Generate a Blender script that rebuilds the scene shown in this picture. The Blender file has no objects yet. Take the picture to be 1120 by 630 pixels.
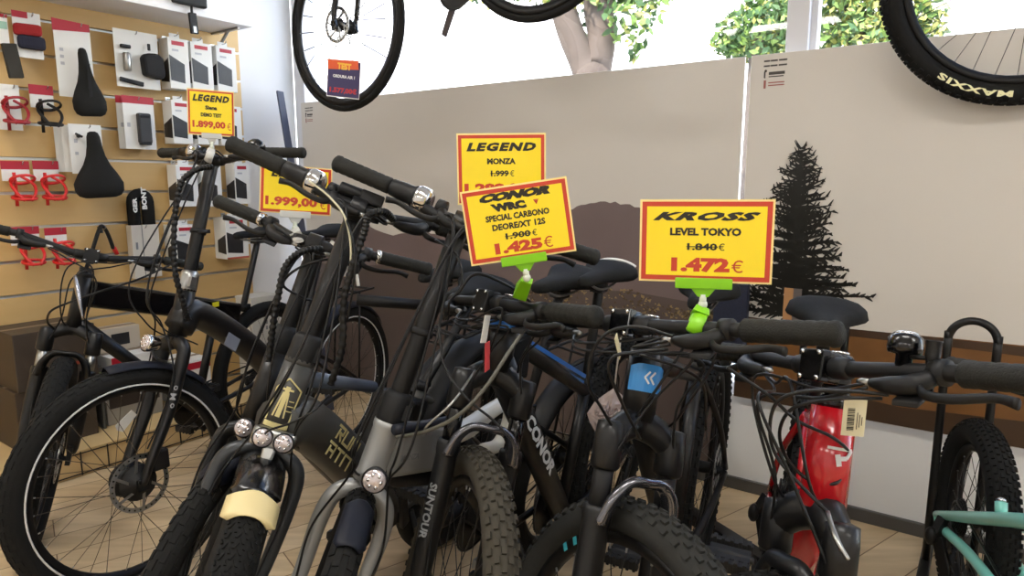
import bpy, bmesh, math, random
import numpy as np
from mathutils import Vector, Matrix

random.seed(7); rng = np.random.default_rng(7)
SC = bpy.context.scene
COL = SC.collection
PI = math.pi

# ------------------------------------------------------------------ camera
F_PX, CAM_H, PITCH = 740.0, 1.2, math.atan(117/740.0)
cam_d = bpy.data.cameras.new('camera'); cam = bpy.data.objects.new('camera', cam_d); COL.objects.link(cam)
cam_d.sensor_width = 36; cam_d.lens = F_PX*36/1120; cam_d.clip_start = .05
cam.location = (0, 0, CAM_H); cam.rotation_euler = (PI/2-PITCH, 0, 0)
SC.camera = cam
# ------------------------------------------------------------------ world, sun, exposure
w = bpy.data.worlds.new('sky'); SC.world = w; w.use_nodes = True
nt = w.node_tree; bg = nt.nodes['Background']; sky = nt.nodes.new('ShaderNodeTexSky')
sky.sky_type = 'NISHITA'; sky.sun_elevation = math.radians(50); sky.sun_rotation = math.radians(200); sky.sun_disc = False
nt.links.new(sky.outputs[0], bg.inputs[0]); bg.inputs[1].default_value = 1.1
sun_d = bpy.data.lights.new('sun', 'SUN'); sun = bpy.data.objects.new('sun', sun_d); COL.objects.link(sun)
sun_d.energy = 10; sun_d.angle = .01; sun_d.color = (1, .96, .88)
sun.rotation_euler = Vector((.45, .55, -.70)).to_track_quat('-Z', 'Y').to_euler()
SC.view_settings.view_transform = 'Standard'; SC.view_settings.look = 'None'
SC.view_settings.exposure = 0.0; SC.view_settings.gamma = 1; SC.view_settings.use_curve_mapping = False
LAMP_STRENGTH = 21.0

# ------------------------------------------------------------------ materials
def srgb(r, g, b):
    f = lambda c: ((c/255+.055)/1.055)**2.4 if c > 10 else c/255/12.92
    return (f(r), f(g), f(b), 1)
MATS = {}
def mat(name, rgb, rough=.5, metal=0, coat=0, bump=0, bscale=200, vary=0, vscale=8, emit=0, spec=.5):
    if name in MATS: return MATS[name]
    m = bpy.data.materials.new(name); m.use_nodes = True; MATS[name] = m
    t = m.node_tree; b = t.nodes['Principled BSDF']; c = srgb(*rgb)
    b.inputs['Base Color'].default_value = c; b.inputs['Roughness'].default_value = rough
    b.inputs['Metallic'].default_value = metal; b.inputs['Coat Weight'].default_value = coat
    b.inputs['Coat Roughness'].default_value = .08; b.inputs['Specular IOR Level'].default_value = spec
    if emit: b.inputs['Emission Color'].default_value = c; b.inputs['Emission Strength'].default_value = emit
    if vary or bump:
        tc = t.nodes.new('ShaderNodeTexCoord')
    if vary:
        n = t.nodes.new('ShaderNodeTexNoise'); n.inputs['Scale'].default_value = vscale; n.inputs['Detail'].default_value = 5
        mx = t.nodes.new('ShaderNodeMixRGB'); mx.inputs[1].default_value = tuple(x*(1-vary) for x in c[:3])+(1,)
        mx.inputs[2].default_value = tuple(min(1, x*(1+vary)) for x in c[:3])+(1,)
        t.links.new(tc.outputs['Object'], n.inputs[0]); t.links.new(n.outputs[0], mx.inputs[0]); t.links.new(mx.outputs[0], b.inputs['Base Color'])
    if bump:
        n2 = t.nodes.new('ShaderNodeTexNoise'); n2.inputs['Scale'].default_value = bscale
        bp = t.nodes.new('ShaderNodeBump'); bp.inputs['Strength'].default_value = bump; bp.inputs['Distance'].default_value = .002
        t.links.new(tc.outputs['Object'], n2.inputs[0]); t.links.new(n2.outputs[0], bp.inputs['Height']); t.links.new(bp.outputs[0], b.inputs['Normal'])
    return m
BLK = mat('satin_black_paint', (15, 15, 16), .42, coat=.12, spec=.35)
GLOSSBLK = mat('gloss_black_paint', (9, 9, 11), .22, coat=.4, spec=.35)
MATTE = mat('matte_black_alloy', (20, 20, 21), .55, spec=.35)
RUB = mat('black_rubber', (24, 24, 23), .85, bump=.3, bscale=90, vary=.15, spec=.25)
GRIP = mat('ribbed_grip_rubber', (34, 34, 31), .75, bump=.5, bscale=350, spec=.3)
PLAS = mat('black_plastic', (17, 17, 18), .5, spec=.35)
CABLE = mat('black_cable_sheath', (14, 14, 15), .4, spec=.35)
CHROME = mat('chrome', (205, 205, 205), .12, 1)
STEEL = mat('brushed_steel', (165, 165, 162), .3, 1)
SPOKE = mat('dark_spoke_steel', (62, 60, 58), .35, .8)
DARKST = mat('dark_steel', (60, 60, 60), .35, .9)
RIMBLK = mat('black_anodised_rim', (14, 14, 15), .45, spec=.3)
WHITE = mat('white_card', (232, 232, 228), .6)
CREAM = mat('cream_plastic', (222, 204, 150), .5)
CREAMD = mat('cream_decal', (214, 200, 140), .5)
RED = mat('red_print', (190, 45, 52), .5)
LENS = mat('headlight_lens', (215, 205, 205), .08, .6)
SILVER = mat('silver_paint', (150, 150, 148), .35, .35, coat=.3)
GREYP = mat('charcoal_metallic_paint', (72, 71, 68), .42, .3)
BLUEGREY = mat('blue_grey_paint', (92, 100, 112), .35, .2)
NAVY = mat('navy_plastic', (22, 25, 36), .5, spec=.3)
BLUE = mat('bright_blue_paint', (38, 128, 196), .35, coat=.3)
DBLUE = mat('dark_blue_paint', (20, 44, 120), .3, coat=.4)
REDP = mat('gloss_red_paint', (186, 18, 30), .22, coat=.6)
MINT = mat('mint_green_paint', (142, 222, 206), .3, coat=.4)
GREYW = mat('white_decal', (205, 205, 205), .5)
GREYD = mat('grey_decal', (120, 122, 124), .5)
YEL = mat('yellow_sign_card', (250, 222, 20), .35, coat=.5)
SRED = mat('sign_red', (196, 58, 30), .4, coat=.4)
SINK = mat('sign_black_ink', (38, 34, 24), .45)
SEDGE = mat('pale_sign_edge', (246, 226, 150), .4)
LIME = mat('lime_plastic', (130, 200, 20), .35)
CLEARP = mat('frosted_clear_plastic', (205, 205, 200), .25)
SADDLE = mat('black_saddle_cover', (30, 30, 29), .8, bump=.2, bscale=250, spec=.2)
PEDAL = mat('pedal_black', (24, 24, 24), .55)
AMBER = mat('amber_reflector', (240, 150, 20), .25)
GUM = mat('kraft_card', (176, 132, 80), .75)
TAGC = mat('beige_paper_tag', (222, 214, 180), .7)

# ------------------------------------------------------------------ mesh helpers
def npa(x): return np.asarray(x, float)
class MB:
    def __init__(s): s.v = []; s.f = []; s.m = []; s.sm = []; s.n = 0
    def add(s, V, Fs, T=None, mi=0, smooth=True):
        V = np.atleast_2d(npa(V))
        if T is not None: V = T(V)
        s.v.append(V)
        for f in Fs: s.f.append([i+s.n for i in f]); s.m.append(mi); s.sm.append(smooth)
        s.n += len(V); return s
    def build(s, name, mats, parent=None, bevel=0):
        me = bpy.data.meshes.new(name)
        V = np.vstack(s.v) if s.v else np.zeros((0, 3))
        me.from_pydata(V.tolist(), [], s.f)
        for m in (mats if isinstance(mats, (list, tuple)) else [mats]): me.materials.append(m)
        me.polygons.foreach_set('material_index', s.m); me.polygons.foreach_set('use_smooth', s.sm)
        bm = bmesh.new(); bm.from_mesh(me); bmesh.ops.recalc_face_normals(bm, faces=bm.faces); bm.to_mesh(me); bm.free()
        o = bpy.data.objects.new(name, me); COL.objects.link(o)
        if parent is not None: o.parent = parent
        if bevel:
            b = o.modifiers.new('bevel', 'BEVEL'); b.width = bevel; b.segments = 2; b.limit_method = 'ANGLE'; b.angle_limit = .7
        return o
def norm(v): v = npa(v); return v/(np.linalg.norm(v)+1e-12)
def spline(pts, k=6):
    P = [npa(p) for p in pts]; P = [2*P[0]-P[1]]+P+[2*P[-1]-P[-2]]; out = []
    for i in range(1, len(P)-2):
        a, b, c, d = P[i-1:i+3]
        for j in range(k):
            t = j/k
            out.append(.5*((2*b)+(c-a)*t+(2*a-5*b+4*c-d)*t*t+(-a+3*b-3*c+d)*t**3))
    out.append(P[-2]); return out
def tube(mb, pts, r, n=10, T=None, mi=0, closed=False, cap=True, flat=None, up=None):
    P = npa(pts); m = len(P)
    if T is not None: P = T(P)
    R = np.full(m, r) if np.isscalar(r) else npa(r)
    tg = np.zeros_like(P)
    for i in range(m):
        a = P[(i-1) % m] if (closed or i > 0) else P[i]; b = P[(i+1) % m] if (closed or i < m-1) else P[i]
        tg[i] = norm(b-a)
    u = npa(up) if up is not None else (npa([0, 0, 1]) if abs(tg[0][2]) < .9 else npa([1, 0, 0]))
    V = []; ang = np.linspace(0, 2*PI, n, endpoint=False)
    for i in range(m):
        u = norm(u-tg[i]*np.dot(u, tg[i])); v = np.cross(tg[i], u)
        fl = 1 if flat is None else flat
        for a in ang: V.append(P[i]+R[i]*(math.cos(a)*u+fl*math.sin(a)*v))
    Fs = []
    for i in range(m if closed else m-1):
        j = (i+1) % m
        for k in range(n): Fs.append([i*n+k, i*n+(k+1) % n, j*n+(k+1) % n, j*n+k])
    if cap and not closed: Fs.append(list(range(n))); Fs.append([(m-1)*n+k for k in range(n)])
    mb.add(V, Fs, None, mi); return mb
BOXF = [[0, 1, 3, 2], [4, 6, 7, 5], [0, 4, 5, 1], [2, 3, 7, 6], [0, 2, 6, 4], [1, 5, 7, 3]]
def box(mb, c, s, ax=None, T=None, mi=0, smooth=False):
    A = np.eye(3) if ax is None else npa([norm(a) for a in ax]); c = npa(c)
    V = [c+(x*s[0]*A[0]+y*s[1]*A[1]+z*s[2]*A[2])/2 for x in (-1, 1) for y in (-1, 1) for z in (-1, 1)]
    return mb.add(V, BOXF, T, mi, smooth)
def beam(mb, a, b, w, h, T=None, mi=0, up=(0, 0, 1), w2=None, h2=None):
    a, b = npa(a), npa(b); d = norm(b-a); u = norm(npa(up)-d*np.dot(up, d)); v = np.cross(d, u)
    V = []
    for p, ww, hh in ((a, w, h), (b, w2 or w, h2 or h)):
        for x, y in ((-1, -1), (1, -1), (1, 1), (-1, 1)): V.append(p+v*x*ww/2+u*y*hh/2)
    return mb.add(V, [[0, 1, 2, 3], [4, 7, 6, 5], [0, 4, 5, 1], [1, 5, 6, 2], [2, 6, 7, 3], [3, 7, 4, 0]], T, mi, False)
def lathe(mb, prof, o, ax, n=20, T=None, mi=0, smooth=True, closed=False):
    ax = norm(ax); u = norm(np.cross(ax, [0, 0, 1] if abs(ax[2]) < .9 else [1, 0, 0])); v = np.cross(ax, u); o = npa(o)
    V = [o+ax*h+r*(math.cos(t)*u+math.sin(t)*v) for r, h in prof for t in np.linspace(0, 2*PI, n, endpoint=False)]
    m = len(prof); Fs = []
    for i in range(m if closed else m-1):
        j = (i+1) % m
        for k in range(n): Fs.append([i*n+k, i*n+(k+1) % n, j*n+(k+1) % n, j*n+k])
    if not closed:
        if prof[0][0] > 1e-6: Fs.append(list(range(n)))
        if prof[-1][0] > 1e-6: Fs.append([(m-1)*n+k for k in range(n)])
    return mb.add(V, Fs, T, mi, smooth)
def prism(mb, poly, o, u, v, d, T=None, mi=0, smooth=False):
    """polygon (2-D, in axes u,v about o) extruded by vector d"""
    o, u, v, d = npa(o), npa(u), npa(v), npa(d); n = len(poly)
    V = [o+u*x+v*y for x, y in poly]+[o+u*x+v*y+d for x, y in poly]
    Fs = [list(range(n)), list(range(2*n-1, n-1, -1))]+[[i, (i+1) % n, n+(i+1) % n, n+i] for i in range(n)]
    return mb.add(V, Fs, T, mi, smooth)
def sphere(mb, c, r, n=12, T=None, mi=0, sc=(1, 1, 1)):
    prof = [(math.sin(t)*1.0, -math.cos(t)) for t in np.linspace(0, PI, n//2+2)]
    c = npa(c); V = []; k = n
    for rr, h in prof:
        for t in np.linspace(0, 2*PI, k, endpoint=False): V.append(c+npa([rr*math.cos(t)*sc[0], rr*math.sin(t)*sc[1], h*sc[2]])*r)
    Fs = [[i*k+j, i*k+(j+1) % k, (i+1)*k+(j+1) % k, (i+1)*k+j] for i in range(len(prof)-1) for j in range(k)]
    return mb.add(V, Fs, T, mi)
# text turned into mesh, cached
TXT = {}
def text_geo(s, bold=.0, space=1.0, depth=.0):
    key = (s, bold, space)
    if key in TXT: return TXT[key]
    cu = bpy.data.curves.new('lettering', 'FONT'); cu.body = s; cu.size = 1; cu.offset = bold; cu.space_character = space
    cu.resolution_u = 2; cu.align_x = 'CENTER'; cu.align_y = 'CENTER'; cu.extrude = .02
    o = bpy.data.objects.new('lettering', cu); COL.objects.link(o)
    dg = bpy.context.evaluated_depsgraph_get(); me = o.evaluated_get(dg).to_mesh()
    V = np.array([v.co[:] for v in me.vertices]) if len(me.vertices) else np.zeros((1, 3)); Fs = [list(p.vertices) for p in me.polygons]
    o.evaluated_get(dg).to_mesh_clear(); bpy.data.objects.remove(o); bpy.data.curves.remove(cu)
    TXT[key] = (V, Fs); return TXT[key]
def text(mb, s, o, u, v, size, bold=.02, xs=1.0, shear=0, fit=None, th=.0008, T=None, mi=0, warp=None, space=1.0):
    """lettering centred on o, reading along u, up along v; `fit` = total width"""
    V, Fs = text_geo(s, bold, space); V = V.copy(); V[:, 0] += shear*V[:, 1]
    V[:, 0] -= (V[:, 0].max()+V[:, 0].min())/2; V[:, 1] -= (V[:, 1].max()+V[:, 1].min())/2
    hh = max(V[:, 1].max()-V[:, 1].min(), .3)
    V[:, 1] *= size/hh; V[:, 0] *= size/hh*xs
    if fit: V[:, 0] *= fit/max(1e-6, V[:, 0].max()-V[:, 0].min())
    V[:, 2] *= th/.04
    if warp is not None: W = warp(V)
    else:
        u, v = norm(u), norm(v); n = np.cross(u, v); W = npa(o)+np.outer(V[:, 0], u)+np.outer(V[:, 1], v)+np.outer(V[:, 2], n)
    return mb.add(W, Fs, T, mi, False)
def tag(o, label, cat, group=None, kind=None):
    if label: o['label'] = label
    if cat: o['category'] = cat
    if group: o['group'] = group
    if kind: o['kind'] = kind
    return o
def empty(name, loc=(0, 0, 0), M=None):
    o = bpy.data.objects.new(name, None); COL.objects.link(o); o.empty_display_size = .05
    if M is not None: o.matrix_world = M
    else: o.location = loc
    return o
def struct(name, mb, m, bevel=0):
    o = mb.build(name, m, None, bevel); o['kind'] = 'structure'; return o
# world point seen at a pixel of the photo at a given distance, and on the two walls
s_, c_ = math.sin(PITCH), math.cos(PITCH)
def ray(px, py):
    xc = (px-560)/F_PX; yc = -(py-315)/F_PX
    return npa([xc, c_+yc*s_, -s_+yc*c_])
def at(px, py, d): return npa([0, 0, CAM_H])+ray(px, py)*d
LW0, LWD, LWN = npa([-1.97, 3.1, 0]), npa([.582, .813, 0]), npa([.813, -.582, 0])     # slat wall: origin, along, into the room
BW0, BWD, BWN = npa([1.16, 2.33, 0]), npa([-.813, .582, 0]), npa([-.582, -.813, 0])   # window wall: origin, along (to the left), into the room
Z = npa([0, 0, 1])
def lw(s, z, out=0): return LW0+LWD*s+Z*z+LWN*out
def bw(s, z, out=0): return BW0+BWD*s+Z*z+BWN*out
def hit(px, py, P0, N, out=0):
    r = ray(px, py); o = npa([0, 0, CAM_H]); return o+r*(np.dot(P0+N*out-o, N)/np.dot(r, N))
def lwp(px, py, out=0):
    q = hit(px, py, LW0, LWN, out); return float(np.dot(q-LW0, LWD)), float(q[2])
def bwp(px, py, out=0):
    q = hit(px, py, BW0, BWN, out); return float(np.dot(q-BW0, BWD)), float(q[2])

# ================================================================== the room
def wood_floor():
    m = bpy.data.materials.new('light_oak_planks'); m.use_nodes = True; t = m.node_tree; b = t.nodes['Principled BSDF']
    tc = t.nodes.new('ShaderNodeTexCoord'); mp = t.nodes.new('ShaderNodeMapping'); mp.inputs['Rotation'].default_value = (0, 0, math.radians(-36))
    br = t.nodes.new('ShaderNodeTexBrick'); br.inputs['Scale'].default_value = 1; br.inputs['Brick Width'].default_value = 1.2; br.inputs['Row Height'].default_value = .14
    br.inputs['Mortar Size'].default_value = .002; br.inputs['Color1'].default_value = srgb(222, 200, 164); br.inputs['Color2'].default_value = srgb(206, 180, 140); br.inputs['Mortar'].default_value = srgb(120, 92, 62)
    n = t.nodes.new('ShaderNodeTexNoise'); mp2 = t.nodes.new('ShaderNodeMapping'); mp2.inputs['Rotation'].default_value = (0, 0, math.radians(-36)); mp2.inputs['Scale'].default_value = (2, 16, 2)
    n.inputs['Scale'].default_value = 1.6; n.inputs['Detail'].default_value = 6
    mx = t.nodes.new('ShaderNodeMixRGB'); mx.blend_type = 'MULTIPLY'; mx.inputs[0].default_value = .55
    rp = t.nodes.new('ShaderNodeValToRGB'); rp.color_ramp.elements[0].position = .3; rp.color_ramp.elements[0].color = (.55, .5, .45, 1); rp.color_ramp.elements[1].position = .65
    L = t.links.new
    L(tc.outputs['Object'], mp.inputs[0]); L(mp.outputs[0], br.inputs[0]); L(tc.outputs['Object'], mp2.inputs[0]); L(mp2.outputs[0], n.inputs[0]); L(n.outputs[0], rp.inputs[0])
    L(br.outputs[0], mx.inputs[1]); L(rp.outputs[0], mx.inputs[2]); L(mx.outputs[0], b.inputs['Base Color']); b.inputs['Roughness'].default_value = .38
    return m
def slat_wood():
    m = bpy.data.materials.new('maple_laminate'); m.use_nodes = True; t = m.node_tree; b = t.nodes['Principled BSDF']
    tc = t.nodes.new('ShaderNodeTexCoord'); mp = t.nodes.new('ShaderNodeMapping'); mp.inputs['Scale'].default_value = (1, 1, 9)
    n = t.nodes.new('ShaderNodeTexNoise'); n.inputs['Scale'].default_value = 2.2; n.inputs['Detail'].default_value = 6
    mx = t.nodes.new('ShaderNodeMixRGB'); mx.inputs[1].default_value = srgb(200, 164, 104); mx.inputs[2].default_value = srgb(216, 182, 124)
    L = t.links.new; L(tc.outputs['Object'], mp.inputs[0]); L(mp.outputs[0], n.inputs[0]); L(n.outputs[0], mx.inputs[0]); L(mx.outputs[0], b.inputs['Base Color'])
    b.inputs['Roughness'].default_value = .45; return m
WALLW = mat('white_wall_paint', (226, 226, 226), .7)
PLINTH = mat('pale_grey_wall_panel', (236, 235, 233), .5, vary=.02, vscale=3)
def slab(P, Q, R, th, n):
    """thin box: corner P, edges to Q and R, thickness th along -n"""
    mb = MB(); P, Q, R = npa(P), npa(Q), npa(R); S = Q+R-P; d = -npa(n)*th
    mb.add([P, Q, S, R, P+d, Q+d, S+d, R+d], [[0, 1, 2, 3], [7, 6, 5, 4], [0, 4, 5, 1], [1, 5, 6, 2], [2, 6, 7, 3], [3, 7, 4, 0]], None, 0, False); return mb
CEIL = 2.9
K = lw(1.2, 0); RA, RB = -LWD*6.6, -BWD*6.2      # room corner and its two sides
struct('floor', slab(K, K+RA, K+RB, .1, Z), wood_floor())
struct('ceiling', slab(K+Z*CEIL, K+RA+Z*CEIL, K+RB+Z*CEIL, .1, -Z), WALLW)
struct('wall_rear', slab(K+RA, K+RA+RB, K+RA+Z*CEIL, .1, LWD), WALLW)
struct('wall_right', slab(K+RB, K+RA+RB, K+RB+Z*CEIL, .1, BWD), WALLW)
struct('wall_left', slab(K, K+RA, K+Z*CEIL, .1, LWN), WALLW)
# slatted panel on the left wall: boards with grooves and metal inserts
SLAT = .145; S0_, S1_ = -1.5, .842
mb = MB(); mt = MB()
for k in range(-7, 8):
    z0 = 1.004+SLAT*k
    if z0+SLAT > 2.06: break
    lo, hi = max(z0+.006, 0), z0+SLAT-.006
    if hi <= 0: continue
    c = lw((S0_+S1_)/2, (lo+hi)/2, .0125); box(mb, c, (S1_-S0_, .022, hi-lo), (LWD, LWN, Z))
    box(mt, lw((S0_+S1_)/2, z0+.001, .004), (S1_-S0_, .006, .011), (LWD, LWN, Z))
    box(mt, lw((S0_+S1_)/2, z0-.0055, .014), (S1_-S0_, .018, .0014), (LWD, LWN, Z))
struct('wall_slats', mb, slat_wood(), .0015)
struct('trim_1', mt, mat('aluminium_slat_insert', (214, 210, 200), .3, .7))
# window wall: low panel, baseboard, window above it
WS0, WS1 = 2.99, -3.2
mb = MB(); box(mb, bw((WS0+WS1)/2, .19, -.06), (WS0-WS1, .12, .38), (BWD, BWN, Z)); struct('wall_back', mb, PLINTH)
mb = MB(); box(mb, bw((WS0+WS1)/2, .02, .008), (WS0-WS1, .016, .055), (BWD, BWN, Z)); struct('baseboard_back', mb, mat('grey_skirting', (88, 86, 84), .4, .3), .003)
mb = MB(); box(mb, bw((WS0+WS1)/2, 2.78, -.06), (WS0-WS1, .12, .26), (BWD, BWN, Z)); struct('wall_lintel', mb, WALLW)
FRM = mat('white_window_frame', (222, 222, 226), .4)
mb = MB()
for s in (2.945, .213, -1.5, -3.1):
    box(mb, bw(s, 1.51, -.05), (.075 if s != 2.945 else .09, .09, 2.28), (BWD, BWN, Z))
for s in (.168,): box(mb, bw(s, 1.51, -.06), (.028, .05, 2.28), (BWD, BWN, Z))
for z in (.40, 2.63): box(mb, bw((WS0+WS1)/2, z, -.05), (WS0-WS1, .08, .05), (BWD, BWN, Z))
wf = struct('window_1', mb, FRM, .004)
gm = bpy.data.materials.new('clear_window_glass'); gm.use_nodes = True; t = gm.node_tree
tr = t.nodes.new('ShaderNodeBsdfTransparent'); gl = t.nodes.new('ShaderNodeBsdfGlossy'); gl.inputs['Roughness'].default_value = .02
mxs = t.nodes.new('ShaderNodeMixShader'); fr = t.nodes.new('ShaderNodeLayerWeight'); fr.inputs[0].default_value = .5
pw = t.nodes.new('ShaderNodeMath'); pw.operation = 'POWER'; pw.inputs[1].default_value = 4
ma = t.nodes.new('ShaderNodeMath'); ma.operation = 'MULTIPLY_ADD'; ma.inputs[1].default_value = .5; ma.inputs[2].default_value = .03
t.links.new(fr.outputs['Facing'], pw.inputs[0]); t.links.new(pw.outputs[0], ma.inputs[0]); t.links.new(ma.outputs[0], mxs.inputs[0])
t.links.new(tr.outputs[0], mxs.inputs[1]); t.links.new(gl.outputs[0], mxs.inputs[2]); t.links.new(mxs.outputs[0], t.nodes['Material Output'].inputs[0])
for a, b in ((2.90, .25), (.175, -1.46), (-1.54, -3.06)):
    mb = MB(); box(mb, bw((a+b)/2, 1.515, -.06), (abs(a-b), .006, 2.19), (BWD, BWN, Z)); g = mb.build('window_pane', gm, wf)
# ceiling lamps (outside the picture, light the shop)
lampm = bpy.data.materials.new('lamp_diffuser'); lampm.use_nodes = True; b = lampm.node_tree.nodes['Principled BSDF']
b.inputs['Emission Color'].default_value = (1, .97, .92, 1); b.inputs['Emission Strength'].default_value = LAMP_STRENGTH
where = ['beside the slatted wall', 'near the window corner', 'over the middle of the shop', 'over the bicycles', 'at the back of the shop', 'at the far right of the shop']
for i, (u_, v_) in enumerate(((2.3, 1.3), (2.3, 3.3), (2.3, 5.3), (5.2, 1.3), (5.2, 3.3), (5.2, 5.3))):
    e = empty('ceiling_light', K-LWD*u_-BWD*v_+Z*(CEIL-.05))
    tag(e, 'rectangular white ceiling lamp '+where[i], 'lamp', 'ceiling lamps')
    loc = lambda x: npa(x)
    mb = MB(); box(mb, (0, 0, .025), (1.24, .34, .05), (BWD, LWD, Z)); mb.build('housing', WALLW, e)
    mb = MB(); box(mb, (0, 0, -.004), (1.18, .28, .006), (BWD, LWD, Z)); mb.build('diffuser', lampm, e)
# dark narrow pole standing in the corner
p0, p1 = at(306, 100, 3.72), at(330, 250, 3.66)
d = (p1-p0)/(p0[2]-p1[2]); foot = p0+d*p0[2]
e = empty('banner_pole', (foot[0], foot[1], 0)); tag(e, 'narrow dark blue banner leaning in the white corner', 'banner')
mb = MB(); beam(mb, (0, 0, 0), p0-npa([foot[0], foot[1], 0]), .042, .012, up=LWN); mb.build('strip', mat('dark_blue_banner', (66, 70, 88), .5), e, .002)
mb = MB(); q = p0-npa([foot[0], foot[1], 0])
for k in range(3):
    mb = MB(); box(mb, q-Z*(.03+.035*k)+d*(.03+.035*k)+LWN*.008, (.018, .014, .003), (LWD, Z, LWN)); mb.build('emblem', GREYD, e)

# ------------------------------------------------------------------ landscape boards in front of the window
def poly_clip_rect(a, b, c, d): return [(a, c), (b, c), (b, d), (a, d)]
def board(name, label, a, b, z0, z1, rgb):
    e = empty(name, bw((a+b)/2, z0, .03)); tag(e, label, 'display board')
    o = npa(e.location)
    mb = MB(); box(mb, bw((a+b)/2, (z0+z1)/2, .03)-o, (abs(a-b), .012, z1-z0), (BWD, BWN, Z)); mb.build('panel', mat(name+'_print', rgb, .38, vary=.06, vscale=1.3), e, .002)
    return e, o
def printed(e, o, name, polys, m, out=.0368, label=None):
    mb = MB()
    for P in polys: prism(mb, P, bw(0, 0, out)-o, BWD, Z, BWN*.0006)
    x = mb.build(name, m, e)
    if label: x['label'] = label
    return x
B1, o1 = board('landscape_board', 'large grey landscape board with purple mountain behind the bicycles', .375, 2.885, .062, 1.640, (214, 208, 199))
B2, o2 = board('landscape_board', 'beige landscape board with dark spruce tree and brown field', -1.75, .353, .382, 1.640, (216, 208, 191))
MOUNT = mat('mauve_mountain_print', (116, 100, 98), .4, vary=.12, vscale=5)
MOUNT2 = mat('far_mountain_print', (132, 116, 110), .4, vary=.08, vscale=5)
FIELD = mat('brown_field_print', (122, 82, 42), .42, vary=.45, vscale=7)
FIELDD = mat('dark_brown_field_print', (66, 46, 30), .42, vary=.35, vscale=9)
SPRUCE = mat('spruce_print', (34, 33, 28), .42)
ridge_px = [(333, 262), (352, 254), (372, 250), (392, 243), (430, 258), (462, 252), (500, 262), (540, 246), (580, 252), (606, 240), (622, 230), (640, 223), (662, 221), (684, 223), (704, 228), (730, 233), (760, 240), (790, 248), (812, 252)]
ridge = [bwp(x, y, .037) for x, y in ridge_px]; ridge[0] = (2.884, ridge[0][1]); ridge[-1] = (.376, ridge[-1][1])
pl = []
for (a, b) in zip(ridge[:-1], ridge[1:]):
    for k in range(4):
        f = k/4; pl.append((a[0]+(b[0]-a[0])*f, a[1]+(b[1]-a[1])*f+random.uniform(-.006, .006)))
pl.append(ridge[-1])
printed(B1, o1, 'mountain', [pl+[(.376, .70), (2.884, .70)]], MOUNT)
printed(B1, o1, 'hill_and_shade', [[(2.884, .065), (.376, .065), (.376, .72), (.8, .75), (1.4, .70), (2.1, .76), (2.884, .72)]], mat('dark_hill_and_shade_print', (88, 76, 72), .4, vary=.15, vscale=4), .0374)  # hill print; its lower part, down to the floor, paints in the wall panel's shade
# dried bushes along the bottom of the first board
ps = []
for k in range(420):
    s = .4+1.3*random.random()**1.3; zz = .66+random.random()*.07*(1+.5*math.sin(s*9))
    r = random.uniform(.004, .011); a = random.random()*6
    ps.append([(s+r*math.cos(a+q*2.1), zz+r*math.sin(a+q*2.1)*.8) for q in range(3)])
printed(B1, o1, 'dried_bushes', ps[::2], mat('dried_bush_print', (150, 128, 88), .5), .0381)
printed(B1, o1, 'dark_bushes', ps[1::2], mat('dark_bush_print', (82, 66, 44), .5), .0384)
# second board: field, dark strip, spruce
f1 = [bwp(x, y, .037) for x, y in ((820, 352), (870, 356), (950, 362), (1040, 370), (1120, 378))]
printed(B2, o2, 'field', [[(.352, .385), (-1.749, .385), (-1.749, f1[-1][1]+.005)]+[f1[-1], f1[3], f1[2], f1[1], (.352, f1[0][1])]], FIELD)
printed(B2, o2, 'field_edge', [[(-1.749, .705), (-1.749, .66), (-.9, .665), (-.4, .675), (-.1, .672), (.2, .668), (.352, .66), (.352, .70), (.1, .695), (-.2, .70), (-.6, .703)]], FIELDD, .0374)
printed(B2, o2, 'field_foreground', [[(.352, .385), (-1.749, .385), (-1.749, .47), (-1.1, .45), (-.6, .475), (-.2, .45), (.1, .475), (.352, .46)]], FIELDD, .0374)
tip = bwp(872, 160, .037); base_z = .70; H = tip[1]-base_z; sx = bwp(868, 300, .037)[0]; ps = []
def twig(x, z, ang, ln, wd, depth):
    ex, ez = x+math.cos(ang)*ln, z+math.sin(ang)*ln; nx, nz = -math.sin(ang)*wd/2, math.cos(ang)*wd/2
    ps.append([(x+nx, z+nz), (ex+nx*.25, ez+nz*.25), (ex-nx*.25, ez-nz*.25), (x-nx, z-nz)])
    if depth:
        m_ = max(2, int(ln/.016))
        for k in range(m_):
            f = (k+.6)/m_; twig(x+math.cos(ang)*ln*f, z+math.sin(ang)*ln*f, ang+random.choice((-1, 1))*random.uniform(.5, 1.0), (.036*(1-f*.5))*random.uniform(.6, 1.3), wd*.7, depth-1)
twig(sx, base_z, PI/2, H*.97, .03, 0)
for k in range(62):
    f = k/62; z = base_z+.02+H*.97*f; half = .205*(1-f)**.72+.012
    for sd in (-1, 1):
        ln = half*random.uniform(.55, 1.05)*(1.28 if (sd == -1 and .1 < f < .2) else 1)
        dr = random.uniform(-.2, .25)+(.35*f)
        twig(sx, z, (dr if sd == 1 else PI-dr), min(ln, .33), .019*(1-.5*f), 1)
cl = [P for P in ps if max(p[0] for p in P) < .350]
printed(B2, o2, 'spruce_tree', cl, SPRUCE, .0381)
x0, z0 = bwp(786, 345, .037); x1, z1 = bwp(824, 316, .037)
mb = MB(); box(mb, bw((x0+x1)/2, .68, .09), (x0-x1, .03, .30), (BWD, BWN, Z)); navy = mb.build('navy_board', mat('navy_dotted_panel', (30, 36, 56), .5, vary=.5, vscale=160), None, .004)
tag(navy, 'small dark navy board standing between the two landscape boards', 'board')
a_, b_ = bwp(858, 316, .037), bwp(866, 350, .037)
printed(B2, o2, 'fence_post', [poly_clip_rect(a_[0], b_[0], b_[1], a_[1]+.005)], mat('orange_wood_print', (176, 128, 84), .5), .0388)
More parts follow.
